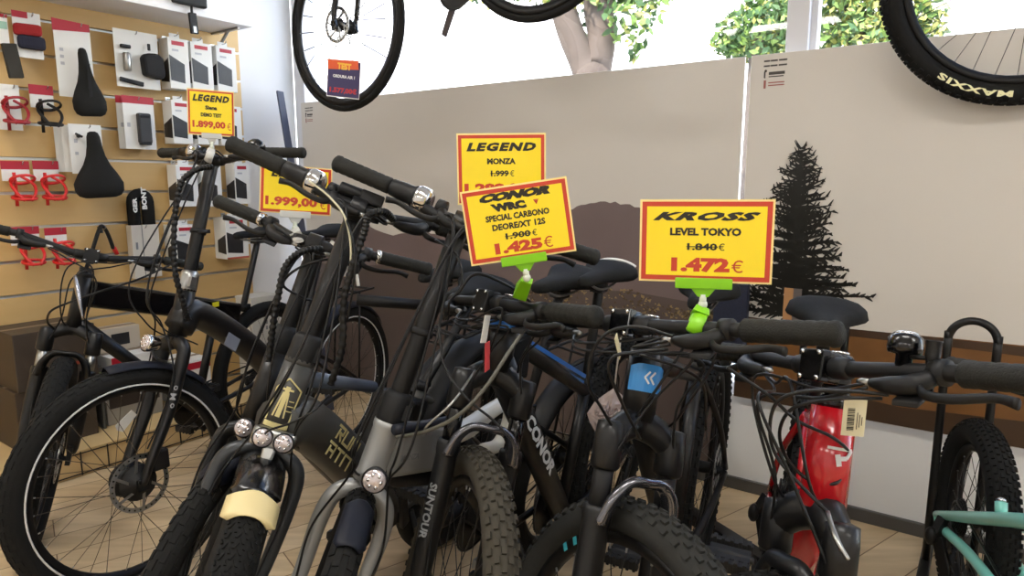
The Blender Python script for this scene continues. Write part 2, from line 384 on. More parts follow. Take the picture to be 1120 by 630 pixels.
printed(B2, o2, 'fence_post', [poly_clip_rect(a_[0]-.03, b_[0]-.028, b_[1], a_[1]+.005)], mat('grey_wood_print', (96, 88, 86), .5), .0388)
# small printed credits at the top corners
def credits(e, o, s, z, sc=1.0):
    u = -BWD; mbk, mr = MB(), MB()
    for q in (0, 1):
        for k, (x, wd) in enumerate(((.030, .022), (.004, .026), (-.028, .030))): box(mbk, bw(s+x*sc, z-.018*q*sc, .037)-o, (wd*sc, .001, .006*sc), (BWD, BWN, Z))
    for q, (a, ln) in enumerate(((-.036, .012), (-.033, .018))): box(mbk, bw(s-a*0+.036*sc, z-(.045+.008*q)*sc, .037)-o, (.006, .001, ln*sc), (BWD+Z*.5, BWN, Z))
    sphere(mbk, bw(s+.033*sc, z-.036*sc, .0372)-o, .005*sc, 10)
    box(mbk, bw(s-.008*sc, z-.046*sc, .037)-o, (.058*sc, .001, .011*sc), (BWD, BWN, Z)); box(mbk, bw(s-.006*sc, z-.058*sc, .037)-o, (.054*sc, .001, .004*sc), (BWD, BWN, Z))
    box(mr, bw(s+.034*sc, z-.085*sc, .037)-o, (.008*sc, .001, .03*sc), (BWD, BWN, Z))
    for q in range(2): box(mr, bw(s-.008*sc, z-(.080+.010*q)*sc, .037)-o, (.058*sc, .001, .004*sc), (BWD, BWN, Z))
    mbk.build('printed_credits', mat('dark_print', (70, 66, 62), .5), e); mr.build('printed_mark', mat('red_brown_print', (160, 92, 84), .5), e)
s_c, z_c = bwp(848, 66, .037); credits(B2, o2, s_c, z_c, .93)
s_c, z_c = bwp(339, 118, .037); credits(B1, o1, s_c+.012, z_c, .80)

# ------------------------------------------------------------------ street behind the glass
ground = MB(); box(ground, bw(0, -.1, -14)+0, (60, 27, .1), (BWD, BWN, Z)); struct('ground', ground, mat('pale_paving', (226, 222, 214), .8, vary=.05))
FAC = mat('white_facade', (240, 238, 234), .7)
def fac(s, z, out=0): return bw(s, z, -10+out)
e = empty('building', fac(0, 0)); o = npa(e.location); tag(e, 'white building across the street behind the window', 'building')
mb = MB(); box(mb, fac(2, 4.5, -.5)-o, (34, 1, 9), (BWD, BWN, Z)); mb.build('wall', FAC, e)
for (x, y, x2, y2) in ((398, 8, 424, 120), (486, 40, 494, 74), (594, 20, 598, 62), (768, 0, 792, 6), (765, 38, 778, 46), (1000, 2, 1040, 12), (560, 38, 568, 44)):
    a = hit(x, y, BW0, BWN, -10); b = hit(x2, y2, BW0, BWN, -10)
    wd = np.dot(a-b, BWD); mb = MB(); box(mb, (a+b)/2-o+BWN*.02, (abs(wd), .05, abs(a[2]-b[2])), (BWD, BWN, Z)); wn = mb.build('window', mat('pale_shutter', (176, 172, 180), .4), e)
LEAVES = [mat('leaf_green', (60, 88, 42), .6), mat('leaf_light_green', (110, 136, 62), .6), mat('leaf_yellow_green', (166, 164, 84), .6)]
def leaves(blobs, n, size, seed, wts):
    r = np.random.default_rng(seed); mb = MB(); tot = sum(b[1][0]*b[1][1]*b[1][2] for b in blobs)
    for c, rad in blobs:
        for _ in range(max(20, int(n*rad[0]*rad[1]*rad[2]/tot))):
            p = r.normal(size=3); p = p/np.linalg.norm(p)*r.random()**.4; p = npa(c)+p*npa(rad)
            a = norm(r.normal(size=3)); b = norm(np.cross(a, r.normal(size=3))); q = size*r.uniform(.6, 1.4)
            mb.add([p-a*q, p+b*q*.5, p+a*q, p-b*q*.5], [[0, 1, 2, 3]], None, int(r.choice(3, p=wts)), False)
    return mb
BARK = mat('grey_brown_bark', (84, 72, 62), .9, bump=.6, bscale=30, vary=.3)
def tree(label, foot, limbs, blobs, n, size, seed, wts):
    e = empty('tree', foot); tag(e, label, 'tree', 'trees in the street'); o = npa(foot)
    mb = MB()
    for pts, r in limbs: tube(mb, spline([npa(p)-o for p in pts], 4), list(np.interp(np.linspace(0, 1, 4*(len(pts)-1)+1), np.linspace(0, 1, len(r)), r)), 10)
    mb.build('trunk', BARK, e)
    leaves([(npa(c)-o, rd) for c, rd in blobs], n, size, seed, wts).build('foliage', LEAVES, e)
D6 = 6.2
ft = at(645, 110, D6); ft = npa([ft[0], ft[1], -.05])
tree('street tree with two grey trunks and green leaves', ft,
     [([ft, at(645, 110, D6), at(640, 76, D6), at(622, 30, D6), at(606, -30, D6), at(590, -90, D6)], [.17, .15, .13, .125, .12, .09]),
      ([ft, at(648, 110, D6), at(652, 76, D6), at(658, 40, D6), at(655, 0, D6), at(668, -60, D6), at(690, -110, D6)], [.17, .15, .14, .13, .14, .12, .08])],
     [(at(690, 8, D6-.2), (.32, .3, .34)), (at(640, -20, D6), (.5, .4, .35)), (at(705, -30, D6), (.4, .4, .4)), (at(640, 30, D6+.3), (.12, .1, .3)), (at(560, -20, D6), (.5, .4, .25)), (at(694, 55, D6), (.06, .06, .12))], 1500, .05, 1, (.45, .35, .2))
ft = at(825, 110, 8.0); ft = npa([ft[0], ft[1], -.05])
tree('rounded green street tree left of the window post', ft, [([ft, at(826, 90, 8), at(828, 30, 8)], [.12, .1, .06])],
     [(at(830, 38, 8), (.55, .5, .32)), (at(848, 8, 8), (.38, .4, .3)), (at(800, 45, 8), (.25, .3, .16)), (at(860, 40, 8), (.3, .3, .3))], 2600, .05, 2, (.6, .3, .1))
ft = at(950, 110, 5.4); ft = npa([ft[0], ft[1], -.05])
tree('yellow green street tree right of the window post', ft, [([ft, at(950, 90, 5.4), at(930, 20, 5.4), at(915, -20, 5.4)], [.09, .08, .05, .04])],
     [(at(930, 40, 5.4), (.36, .35, .20)), (at(915, 5, 5.4), (.3, .3, .22)), (at(985, 10, 5.4), (.35, .3, .3)), (at(1005, 35, 5.4), (.22, .2, .14))], 2600, .042, 3, (.36, .32, .32))

# ================================================================== bicycles
def PM(x, y, yaw, lean):
    return Matrix.Translation((x, y, 0)) @ Matrix.Rotation(yaw, 4, 'Z') @ Matrix.Rotation(lean, 4, 'X')
class Bike:
    """local axes: origin under the front hub, x forward, y to the rider's left, z up"""
    def __init__(s, name, p, label, cat='bicycle', M=None, group=None):
        (s.x, s.y, s.yaw, s.lean, s.steer, s.R, s.wb, s.ha, s.a2c, s.ht, s.post, s.reach, s.bwid, s.rise, s.back, s.by) = p
        s.M = M if M is not None else PM(s.x, s.y, s.yaw, s.lean); s.Mi = s.M.inverted(); s.Mn = np.array(s.Mi)
        s.root = empty(name, M=s.M); tag(s.root, label, cat, group)
        s.a = npa([-math.cos(s.ha), 0, math.sin(s.ha)]); s.n = npa([math.sin(s.ha), 0, math.cos(s.ha)])
        s.hub = npa([0, 0, s.R]); s.P0 = s.hub-.045*s.n; s.rhub = npa([-s.wb, 0, s.R])
        s.HB = s.P0+s.a*s.a2c; s.HT = s.HB+s.a*s.ht; s.top = s.HT+s.a*s.post; s.cl = s.top+s.n*s.reach
        s.bar = None
    def rot(s, V, ang):
        V = np.atleast_2d(npa(V))-s.P0; c, k = math.cos(ang), math.sin(ang)
        return s.P0+V*c+np.cross(s.a, V)*k+np.outer(V@s.a, s.a)*(1-c)
    def S(s, V): return s.rot(V, s.steer)                 # moves with the fork
    def SB(s, V): return s.S(s.rot(V, s.by))              # moves with the handlebar
    def loc(s, p): p = np.atleast_2d(npa(p)); return p@s.Mn[:3, :3].T+s.Mn[:3, 3]
    def px(s, px, py, d): return s.loc(at(px, py, d))[0]
    def st(s, h, f=0, y=0): return s.P0+s.a*h+s.n*f+npa([0, y, 0])   # point in fork coordinates: height on the axis, forward, sideways
    # ---- wheel
    def wheel(s, front, rt=.027, knobs=None, fine=0, line=False, rotor=1, hubr=.018, nsp=32, rimw=.013, rimh=.02, tyre=None, cassette=False, spoke=SPOKE, rotr=.08, lettering=None, rimdecal=None, spr=.0011):
        R = s.R; c = s.hub if front else s.rhub; T = s.S if front else None
        rr = R-2*rt+.004                       # rim outer radius
        mb = MB(); lathe(mb, [(rr, -rimw), (rr, rimw), (rr-rimh*.4, rimw*1.02), (rr-rimh, rimw*.6), (rr-rimh, -rimw*.6), (rr-rimh*.4, -rimw*1.02)], c, (0, 1, 0), 56, T, closed=True)
        wh = mb.build('wheel', RIMBLK, s.root)
        mb = MB(); prof = []
        for t in np.linspace(0, 2*PI, 14, endpoint=False): prof.append((R-rt+rt*math.cos(t)*(1 if math.cos(t) > 0 else 1.0), rt*math.sin(t)*.98))
        lathe(mb, prof, c, (0, 1, 0), 64, T, closed=True)
        if knobs:
            rows, cnt, kh = knobs
            for (al, off, kl, kw) in rows:
                for k in range(cnt):
                    ph = 2*PI*(k+off)/cnt; ra = rt*.97
                    er = npa([math.cos(ph), 0, math.sin(ph)]); et = npa([-math.sin(ph), 0, math.cos(ph)]); ey = npa([0, 1, 0])
                    nn = er*math.cos(al)+ey*math.sin(al); ww = -er*math.sin(al)+ey*math.cos(al)
                    q = c+er*(R-rt)+nn*(ra+kh/2); box(mb, q, (kl, kw, kh), (et, ww, nn), T)
        if fine:
            for row, al in enumerate(np.linspace(-.85, .85, 9)):
                for k in range(fine):
                    ph = 2*PI*(k+(.5 if row % 2 else 0))/fine
                    er = npa([math.cos(ph), 0, math.sin(ph)]); et = npa([-math.sin(ph), 0, math.cos(ph)]); ey = npa([0, 1, 0])
                    nn = er*math.cos(al)+ey*math.sin(al); ww = -er*math.sin(al)+ey*math.cos(al)
                    box(mb, c+er*(R-rt)+nn*(rt+.0006), (2*PI*R/fine*.55, rt*.11, .0026), (et+ww*.5*(1 if row % 2 else -1), ww, nn), T)
        ty = mb.build('tyre', tyre or RUB, wh)
        if line:
            for sd in (1, -1):
                mb = MB(); pts = [c+npa([math.cos(t)*(R-rt*1.75), sd*rt*.78, math.sin(t)*(R-rt*1.75)]) for t in np.linspace(0, 2*PI, 72, endpoint=False)]
                tube(mb, pts, .0028, 6, T, closed=True); mb.build('reflective_stripe', mat('reflective_white', (222, 222, 220), .4), wh)
        if lettering:
            for (tx, ph, size, flip, m_, sd, rad) in lettering:
                mb = MB()
                def wp(V, ph=ph, flip=flip, sd=sd, rad=rad):
                    out = []
                    for x, y, z in V:
                        yy = (-y if flip else y); t = ph+(1 if flip else -1)*sd*(-1)*x/(R-rt)
                        r_ = rad+yy; k = (r_-(R-rt))/rt; k = max(-.99, min(.99, k))
                        out.append(c+npa([math.cos(t)*r_, sd*(rt*.98*math.sqrt(1-k*k)+.0008+z), math.sin(t)*r_]))
                    return npa(out)
                text(mb, tx, None, None, None, size, bold=.04, warp=wp, xs=2.3, T=T, space=1.12); mb.build('tyre_lettering', m_, ty)
        if rimdecal:
            mb = MB()
            for (ph0, ph1) in rimdecal:
                for sd in (1, -1):
                    V = []; Fs = []
                    for k, t in enumerate(np.linspace(ph0, ph1, 6)):
                        for r_ in (rr-.002, rr-rimh+.004): V.append(c+npa([math.cos(t)*r_, sd*(rimw+.0012), math.sin(t)*r_]))
                        if k: Fs.append([2*k-2, 2*k-1, 2*k+1, 2*k])
                    mb.add(V, Fs, T)
            mb.build('rim_decal', mat('teal_decal', (60, 160, 176), .4), wh)
        mb = MB(); r0 = rr-rimh+.003
        for k in range(nsp):
            sd = 1 if k % 2 else -1; a0 = 2*PI*k/nsp; a1 = a0+(.42 if (k//2) % 2 else -.42)*1.6
            p = c+npa([math.cos(a1)*hubr*1.5, sd*.028, math.sin(a1)*hubr*1.5]); q = c+npa([math.cos(a0)*r0, sd*.003, math.sin(a0)*r0])
            tube(mb, [p, q], spr, 4, T, cap=False); tube(mb, [q, q+(p-q)*.045], .0021, 4, T, mi=1, cap=False)
        mb.build('spokes', [spoke, STEEL], wh)
        mb = MB(); lathe(mb, [(.006, -.062), (.009, -.05), (hubr*1.55, -.034), (hubr*1.6, -.028), (hubr, -.024), (hubr, .024), (hubr*1.6, .028), (hubr*1.55, .034), (.009, .05), (.006, .062)], c, (0, 1, 0), 18, T)
        mb.build('hub', MATTE, wh)
        if rotor:
            mb = MB(); y = .040*rotor; r1 = rotr
            lathe(mb, [(r1, y-.001), (r1, y+.001), (r1-.014, y+.001), (r1-.014, y-.001)], c, (0, 1, 0), 40, T, 0, False, True)
            for k in range(6):
                a0 = 2*PI*k/6; p = c+npa([math.cos(a0)*.02, y, math.sin(a0)*.02]); q = c+npa([math.cos(a0+.5)*(r1-.012), y, math.sin(a0+.5)*(r1-.012)])
                beam(mb, p, q, .002, .008, T, 0, up=np.cross(q-p, [0, 1, 0]))
            for k in range(30):
                a0 = 2*PI*k/30; q = c+npa([math.cos(a0)*(r1-.007), y, math.sin(a0)*(r1-.007)])
                lathe(mb, [(.0028, -.0016), (.0028, .0016)], q, (0, 1, 0), 6, T, 1, False)
            mb.build('brake_rotor', [DARKST if rotr > .085 else STEEL, GLOSSBLK], wh)
        if cassette:
            mb = MB()
            for k in range(8):
                r_ = .022+.0042*k; y = -.048+.0032*k
                n_ = 24; poly = []
                for q in range(n_*2): rr_ = r_+(.002 if q % 2 else -.001); poly.append((rr_*math.cos(PI*q/n_), rr_*math.sin(PI*q/n_)))
                prism(mb, poly, c+npa([0, y, 0]), (1, 0, 0), (0, 0, 1), (0, .0018, 0), T)
            mb.build('cassette', DARKST, wh)
        return wh
    # ---- fork kinds
    def fork_rigid(s, m, r=.015, spread=.055, uni=False, tyre_gap=.02, bulge=0.0, legm=None):
        mb = MB(); h = s.a2c
        lathe(mb, [(.018, 0), (.018, .03), (.021, .034)], s.st(h-.032), s.a, 16, s.S)
        fk = mb.build('fork', m, s.root)
        for sd in (1, -1):
            mb = MB()
            if uni:   # one bowed tube from the crown
                pts = [s.st(h-.02, 0, sd*.004), s.st(h-.022, .004, sd*.03), s.st(h-.045, .006, sd*spread*.86), s.st(h-.095, .006, sd*spread), s.st(h*.45, .016, sd*spread*.97), s.st(.06, .04, sd*.062), s.st(.0, .045, sd*.058)]
                tube(mb, spline(pts, 6), [r*1.02]*19+[r*v for v in np.linspace(1, .66, 18)], 12, s.S)
            else:
                pts = [s.st(h-.012, 0, sd*.012), s.st(h-.03, .002, sd*spread*.85), s.st(h-.07, .004, sd*spread), s.st(h*.5, .012, sd*spread), s.st(.07, .036, sd*.058), s.st(.0, .045, sd*.056)]
                tube(mb, spline(pts, 6), [r*1.1]*13+[r*v for v in np.linspace(1.05, .62, 18)], 12, s.S, flat=.8)
            box(mb, s.hub+npa([0, sd*.055, -.002]), (.03, .008, .034), None, s.S)
            mb.build('fork_leg', legm or m, fk)
        return fk
    def fork_susp(s, m, arch_m=None, spread=.063, low=.34, rs=.0165, rl=.021, crown_m=None, decal=None, dm=GREYD, crown_w=.03, arch_h=.05, stm=None):
        h = s.a2c; mb = MB(); fw = .02
        pts = [s.st(h-.035, fw, -spread), s.st(h-.012, .012, -spread*.55), s.st(h, 0, 0), s.st(h-.012, .012, spread*.55), s.st(h-.035, fw, spread)]
        tube(mb, spline(pts, 5), [crown_w*v for v in np.interp(np.linspace(0, 1, 21), [0, .5, 1], [.72, .95, .72])], 12, s.S, flat=.9)
        for sd in (1, -1): lathe(mb, [(.012, .028), (.022, .025), (.024, 0), (.024, -.045), (.02, -.05)], s.st(h-.03, fw, sd*spread), s.a, 16, s.S)
        fk = mb.build('fork', crown_m or m, s.root)
        for sd in (1, -1):
            mb = MB(); tube(mb, [s.st(h-.06, fw, sd*spread), s.st(low-.02, fw, sd*spread)], rs, 14, s.S); mb.build('stanchion', stm or GLOSSBLK, fk)
            mb = MB(); lathe(mb, [(rl*1.02, low), (rl*1.1, low-.008), (rl*1.1, low-.02), (rl, low-.03), (rl*1.05, low*.6), (rl*.95, .08), (rl*.8, .03), (.013, .012)], s.st(0, fw, sd*spread), s.a, 16, s.S)
            box(mb, s.hub+npa([.0, sd*.066, .012]), (.042, .014, .06), (s.n, (0, 1, 0), s.a), s.S); lg = mb.build('fork_leg', m, fk)
            if decal:
                mb = MB(); rr = rl*1.06
                def wp(V, sd=sd):
                    out = []
                    for x, y, z in V:
                        t = y/rr; d_ = s.n*math.cos(.75-t)+npa([0, sd, 0])*math.sin(.75-t)*1.0
                        out.append(s.st(low*.62-x*1.0, fw, sd*spread)+d_*(rr+.0008+z))
                    return npa(out)
                text(mb, decal, None, None, None, .017, bold=.03, warp=wp, T=s.S); mb.build('fork_decal', dm, lg)
        mb = MB()   # arch between the lower legs
        pts = [s.st(low-.025, fw+.012, -spread), s.st(low+arch_h*.35, fw+.026, -spread*.86), s.st(low+arch_h*.95, fw+.032, -spread*.5), s.st(low+arch_h, fw+.034, 0), s.st(low+arch_h*.95, fw+.032, spread*.5), s.st(low+arch_h*.35, fw+.026, spread*.86), s.st(low-.025, fw+.012, spread)]
        tube(mb, spline(pts, 6), [v*1.25 for v in np.interp(np.linspace(0, 1, 37), [0, .3, .5, .7, 1], [.015, .011, .011, .011, .015])], 10, s.S, flat=.62)
        mb.build('fork_arch', arch_m or m, fk)
        return fk
    def headset(s, m=MATTE, r=.023):
        mb = MB(); lathe(mb, [(r*.9, -.004), (r*1.05, 0), (r*1.05, .008), (r*.8, .02)], s.HT, s.a, 18, s.S)
        for k in range(2): lathe(mb, [(r*.86, 0), (r*.86, .007)], s.HT+s.a*(.016+.008*k), s.a, 16, s.S)
        mb.build('headset', m, s.root)
    # ---- stems and bars
    def stem(s, m=MATTE, cap=None, face=CHROME):
        mb = MB(); lathe(mb, [(.019, -.022), (.019, .018), (.016, .022)], s.top, s.a, 18, s.SB)
        d = s.cl-s.top; beam(mb, s.top+s.n*.008, s.cl-s.n*.012, .030, .034, s.SB, 0, up=s.a, w2=.036, h2=.036)
        lathe(mb, [(.0225, -.022), (.0225, .022)], s.cl, (0, 1, 0), 18, s.SB); box(mb, s.cl+s.n*.016, (.016, .044, .046), (s.n, (0, 1, 0), s.a), s.SB)
        st = mb.build('stem', m, s.root, .002)
        for y in (-.016, .016):
            for h in (-.018, .018):
                mb = MB(); lathe(mb, [(.0035, 0), (.0035, .004)], s.cl+s.n*.0235+s.a*h+npa([0, y, 0]), s.n, 8, s.SB); mb.build('bolt', face, st)
        mb = MB(); lathe(mb, [(.013, .0225), (.013, .026), (.004, .027)], s.top, s.a, 14, s.SB); mb.build('top_cap', face, st)
    def handlepost(s, m=BLK, r=.0185, collar=True, hinge=None):
        mb = MB(); tube(mb, [s.HT+s.a*.01, s.top+s.a*.012], r, 16, s.SB); lathe(mb, [(.026, -.016), (.026, .016)], s.cl, (0, 1, 0), 18, s.SB); beam(mb, s.top-s.a*.01, s.cl, .03, .036, s.SB, 0, up=s.a)
        hp = mb.build('handlepost', m, s.root, .001)
        if collar:
            mb = MB(); q = s.HT+s.a*(s.post*.45); lathe(mb, [(r*1.2, -.007), (r*1.25, 0), (r*1.2, .007)], q, s.a, 16, s.SB); box(mb, q+npa([-.02, .012, 0]), (.02, .014, .012), None, s.SB)
            tube(mb, [q+npa([-.01, .02, 0]), q+npa([.0, .035, .002]), q+npa([.03, .032, 0])], .003, 6, s.SB); mb.build('post_clamp', PLAS, hp)
        mb = MB(); lathe(mb, [(r*1.35, -.004), (r*1.5, .006), (r*1.45, .05), (r*1.15, .062)], s.HT, s.a, 18, s.SB); box(mb, s.HT+s.a*.03+npa([.01, .028, 0]), (.022, .012, .03), (s.n, (0, 1, 0), s.a), s.SB)
        mb.build('folding_hinge', hinge or MATTE, hp)
    def barpts(s, half_only=None):
        out = {}
        for sd in (1, -1):
            e = s.cl+s.a*s.rise+npa([-s.back, sd*s.bwid/2, 0]); gin = s.bwid/2-.13
            gi = s.cl+s.a*s.rise+npa([-(s.back-.13*math.sin(min(.6, s.back/(s.bwid/2)))), sd*gin, 0]); out[sd] = (e, gi)
        return out
    def handlebar(s, m=MATTE, r=.0112, grip=GRIP, gr=.0158, twist=False, lever=True, lever_m=PLAS, gl=.13, ring=None, bell=None, shifter=True, lens=(1, -1)):
        bp = s.barpts(); (el, gl_), (er, gr_) = bp[1], bp[-1]
        ml, mr = s.cl+npa([0, .045, 0]), s.cl-npa([0, .045, 0])
        def mid(g, c): return c*.55+g*.45+(-s.a*.0)
        pts = [el, gl_, gl_*.8+ml*.2+s.a*s.rise*.1, ml, s.cl, mr, gr_*.8+mr*.2+s.a*s.rise*.1, gr_, er]
        mb = MB(); P = spline(pts, 6); tube(mb, P, r, 12, s.SB); lathe(mb, [(r*1.3, -.05), (r*1.42, -.04), (r*1.42, .04), (r*1.3, .05)], s.cl, (0, 1, 0), 14, s.SB)
        hb = mb.build('handlebar', m, s.root); s.hb = hb
        for sd in (1, -1):
            e, g = bp[sd]; d = norm(e-g); L = gl
            g0 = e-d*L; mb = MB()
            prof = [(gr*.8, -.001), (gr*1.02, .003)]
            for k in range(14): prof += [(gr*1.0, .006+(L-.014)*k/14), (gr*(.955 if k % 2 else 1.0), .006+(L-.014)*(k+.6)/14)]
            prof += [(gr*1.06, L-.008), (gr*1.0, L), (gr*.7, L+.004)]
            lathe(mb, prof, g0, d, 18, s.SB); gp = mb.build('grip', grip, hb)
            if ring:
                mb = MB(); lathe(mb, [(gr*1.05, -.004), (gr*1.05, .006)], g0, d, 16, s.SB); mb.build('grip_ring', ring, gp)
            inn = g0-d*.004
            if twist and sd == -1:
                mb = MB(); lathe(mb, [(gr*1.02, 0), (gr*1.12, -.02), (gr*1.15, -.045), (gr*1.35, -.052), (gr*1.5, -.058)], inn, d, 18, s.SB); mb.build('twist_shifter', PLAS, hb)
                mb = MB(); lathe(mb, [(gr*1.5, -.058), (gr*1.62, -.064), (gr*1.55, -.082), (gr*1.2, -.088)], inn, d, 18, s.SB); mb.build('shifter_window', CHROME, hb); inn = inn-d*.092
            if lever:
                F = norm(npa([1, 0, 0])+s.a*-.55)
                c0 = inn-d*.022
                mb = MB(); lathe(mb, [(r*1.5, -.009), (r*1.5, .009)], c0, d, 14, s.SB)
                tube(mb, spline([c0+F*.012-d*.004, c0+F*.030-d*.016, c0+F*.036-d*.045, c0+F*.034-d*.072], 5), [v for v in np.interp(np.linspace(0, 1, 16), [0, .3, .7, 1], [.011, .014, .0115, .006])], 10, s.SB)
                lv = mb.build('brake_lever', lever_m, hb)
                mb = MB(); q = c0+F*.034
                tube(mb, spline([q-d*.006, q+d*.012+F*.014, q+d*.045+F*.016, q+d*.085+F*.006, q+d*.112+F*.012], 5), np.interp(np.linspace(0, 1, 21), [0, .2, .8, 1], [.006, .0065, .0055, .007]), 10, s.SB, flat=.6)
                mb.build('lever_blade', lever_m, lv)
                mb = MB(); q = c0+F*.034-d*.072; lathe(mb, [(.005, .0), (.005, -.014), (.003, -.02)], q, d, 10, s.SB); mb.build('barrel_adjuster', STEEL, lv)
                if shifter and not twist:
                    mb = MB(); q = c0-d*.03-s.a*.018+F*.006; sphere(mb, q, .02, 12, s.SB, sc=(1.1, 1.2, .62)); box(mb, q+F*.02+d*.012, (.03, .036, .008), (F, d, s.a), s.SB); mb.build('shifter', PLAS, hb, .002)
        return hb
    def cable(s, pts, r=.0024, m=CABLE, name='cable', T=None, k=8):
        mb = MB(); tube(mb, spline(pts, k), r, 7, T); return mb.build(name, m, s.root)
    def cablepx(s, pts, r=.0024, m=CABLE, name='cable', coil=False):
        P = spline([s.px(*p) for p in pts], 10 if not coil else 22); mb = MB()
        rr = r if not coil else [r*(1.12 if (i//2) % 2 else .86) for i in range(len(P))]
        tube(mb, P, rr, 8); return mb.build(name, m, s.root)
    def hoses(s, sag=.10, fwd=.10, m=CABLE, r=.0024, seed=0):
        """housings from the levers to fork and frame, in front of the head tube"""
        rr = random.Random(seed); bp = s.barpts()
        for sd in (1, -1):
            e, g = bp[sd]; d = norm(e-g); F = norm(npa([1, 0, 0])+s.a*-.55); q = s.SB(g-d*.105+F*.035)[0]; q2 = s.SB(g-d*.16+F*.06)[0]
            for k in range(2):
                fw = fwd*rr.uniform(.8, 1.25); y = -sd*rr.uniform(.01, .05)
                mid_ = s.S(s.HT+s.a*(.02-sag*.3*k)+s.n*fw+npa([0, y, 0]))[0]; low_ = s.S(s.HB+s.a*.03+s.n*(fw*.55)+npa([0, -sd*.035, 0]))[0]
                end = s.S(s.st(s.a2c-.10, .03, -sd*.07))[0] if k else s.HB+npa([-.05, -sd*.03, -.03])
                tail = [end]+([s.S(s.st(s.a2c*.45, .038, -sd*.066))[0], s.S(s.st(.10, .055, -sd*.058))[0]] if k else [])
                s.cable([q-s.a*.006*k, q2-s.a*.012*k, mid_, low_]+tail, r, m)
    # ---- frame bits
    def tubes(s, name, m, lst, parent=None, flat=None, n=14):
        mb = MB()
        for pts, r in lst:
            P = [npa(p) for p in pts]; P = spline(P, 5) if len(P) > 2 else P
            rr = r if np.isscalar(r) else list(np.interp(np.linspace(0, 1, len(P)), np.linspace(0, 1, len(r)), r))
            tube(mb, P, rr, n, None, flat=flat)
        return mb.build(name, m, parent or s.root)
    def frame(s, m, seat_h=.46, bbx=None, bbz=None, rd=.021, rtt=.016, head_r=.023, mid=None, top_drop=.02, stay_m=None, dt_curve=None, toptube=True, sa=72):
        cs = .435; s.bb = npa([-(s.wb-cs+.01) if bbx is None else bbx, 0, s.R-.055 if bbz is None else bbz])
        sd_ = npa([-math.cos(math.radians(sa)), 0, math.sin(math.radians(sa))]); s.sdir = sd_; s.SC = s.bb+sd_*seat_h
        h0 = s.HB+s.a*.028; h1 = s.HT-s.a*top_drop
        L = [([s.HB+s.a*.004, s.HT-s.a*.002], [head_r*1.08, head_r*.95, head_r*1.05]), ([s.bb, s.SC], .0165)]
        if dt_curve: L.append(([h0]+[npa(q) for q in dt_curve]+[s.bb], rd))
        else: L.append(([h0, s.bb], [rd, rd*.92]))
        if toptube: L.append(([h1, s.SC-sd_*.025], [rtt*1.15, rtt*.85]))
        fr = s.tubes('frame', m, L)
        mb = MB(); lathe(mb, [(.021, -.035), (.021, .035)], s.bb, (0, 1, 0), 18); mb.build('bottom_bracket', m, fr)
        st = [([s.bb+npa([-.02, sd*.03, 0]), s.bb*.55+s.rhub*.45+npa([0, sd*.052, 0]), s.rhub+npa([.01, sd*.064, 0])], [.0115, .010, .008]) for sd in (1, -1)]
        st += [([s.SC-sd_*.03+npa([-.012, sd*.012, 0]), s.SC*.5+s.rhub*.5+npa([0, sd*.05, .0]), s.rhub+npa([0, sd*.064, .01])], [.009, .0085, .007]) for sd in (1, -1)]
        for q in st: s.tubes('stay', stay_m or m, [q], fr, n=10)
        return fr
    def seat(s, h=.16, L=.27, W=.155, m=SADDLE, post_m=BLK, at_=None, stripe=None, tilt=0, clamp=True, r=.0135):
        a0 = s.SC; top = (s.SC+s.sdir*h) if at_ is None else npa([at_[0], 0, at_[1]])-npa([0, 0, .045])
        mb = MB(); tube(mb, [a0-s.sdir*.02, top], r, 14); box(mb, top+npa([0, 0, .005]), (.05, .036, .022)); sp = mb.build('seatpost', post_m, s.root, .001)
        mb = MB(); lathe(mb, [(.020, -.012), (.021, 0), (.020, .012)], a0, s.sdir, 16); box(mb, a0+npa([-.026, 0, 0]), (.018, .02, .02)); mb.build('seat_clamp', MATTE, s.root)
        o = top+npa([0, 0, .045]); mb = MB(); saddle_mesh(mb, L, W, o=o, tilt=tilt); sd = mb.build('saddle', m, s.root)
        mb = MB()
        for y in (-.022, .022): tube(mb, spline([o+npa([L*.42, y*.4, -.012]), o+npa([L*.2, y, -.034]), o+npa([-L*.15, y, -.036]), o+npa([-L*.38, y*1.5, -.014])], 5), .0035, 8)
        mb.build('saddle_rail', STEEL, sd)
        if stripe:
            mb = MB(); pts = [o+npa([-L*.495+.10*abs(math.sin(t))**3*0-.0, W*.40*math.sin(t), .024-.016*abs(math.sin(t))**2.5]) for t in np.linspace(-1.2, 1.2, 14)]
            tube(mb, pts, .0045, 8); mb.build('saddle_stripe', stripe, sd)
        return sd
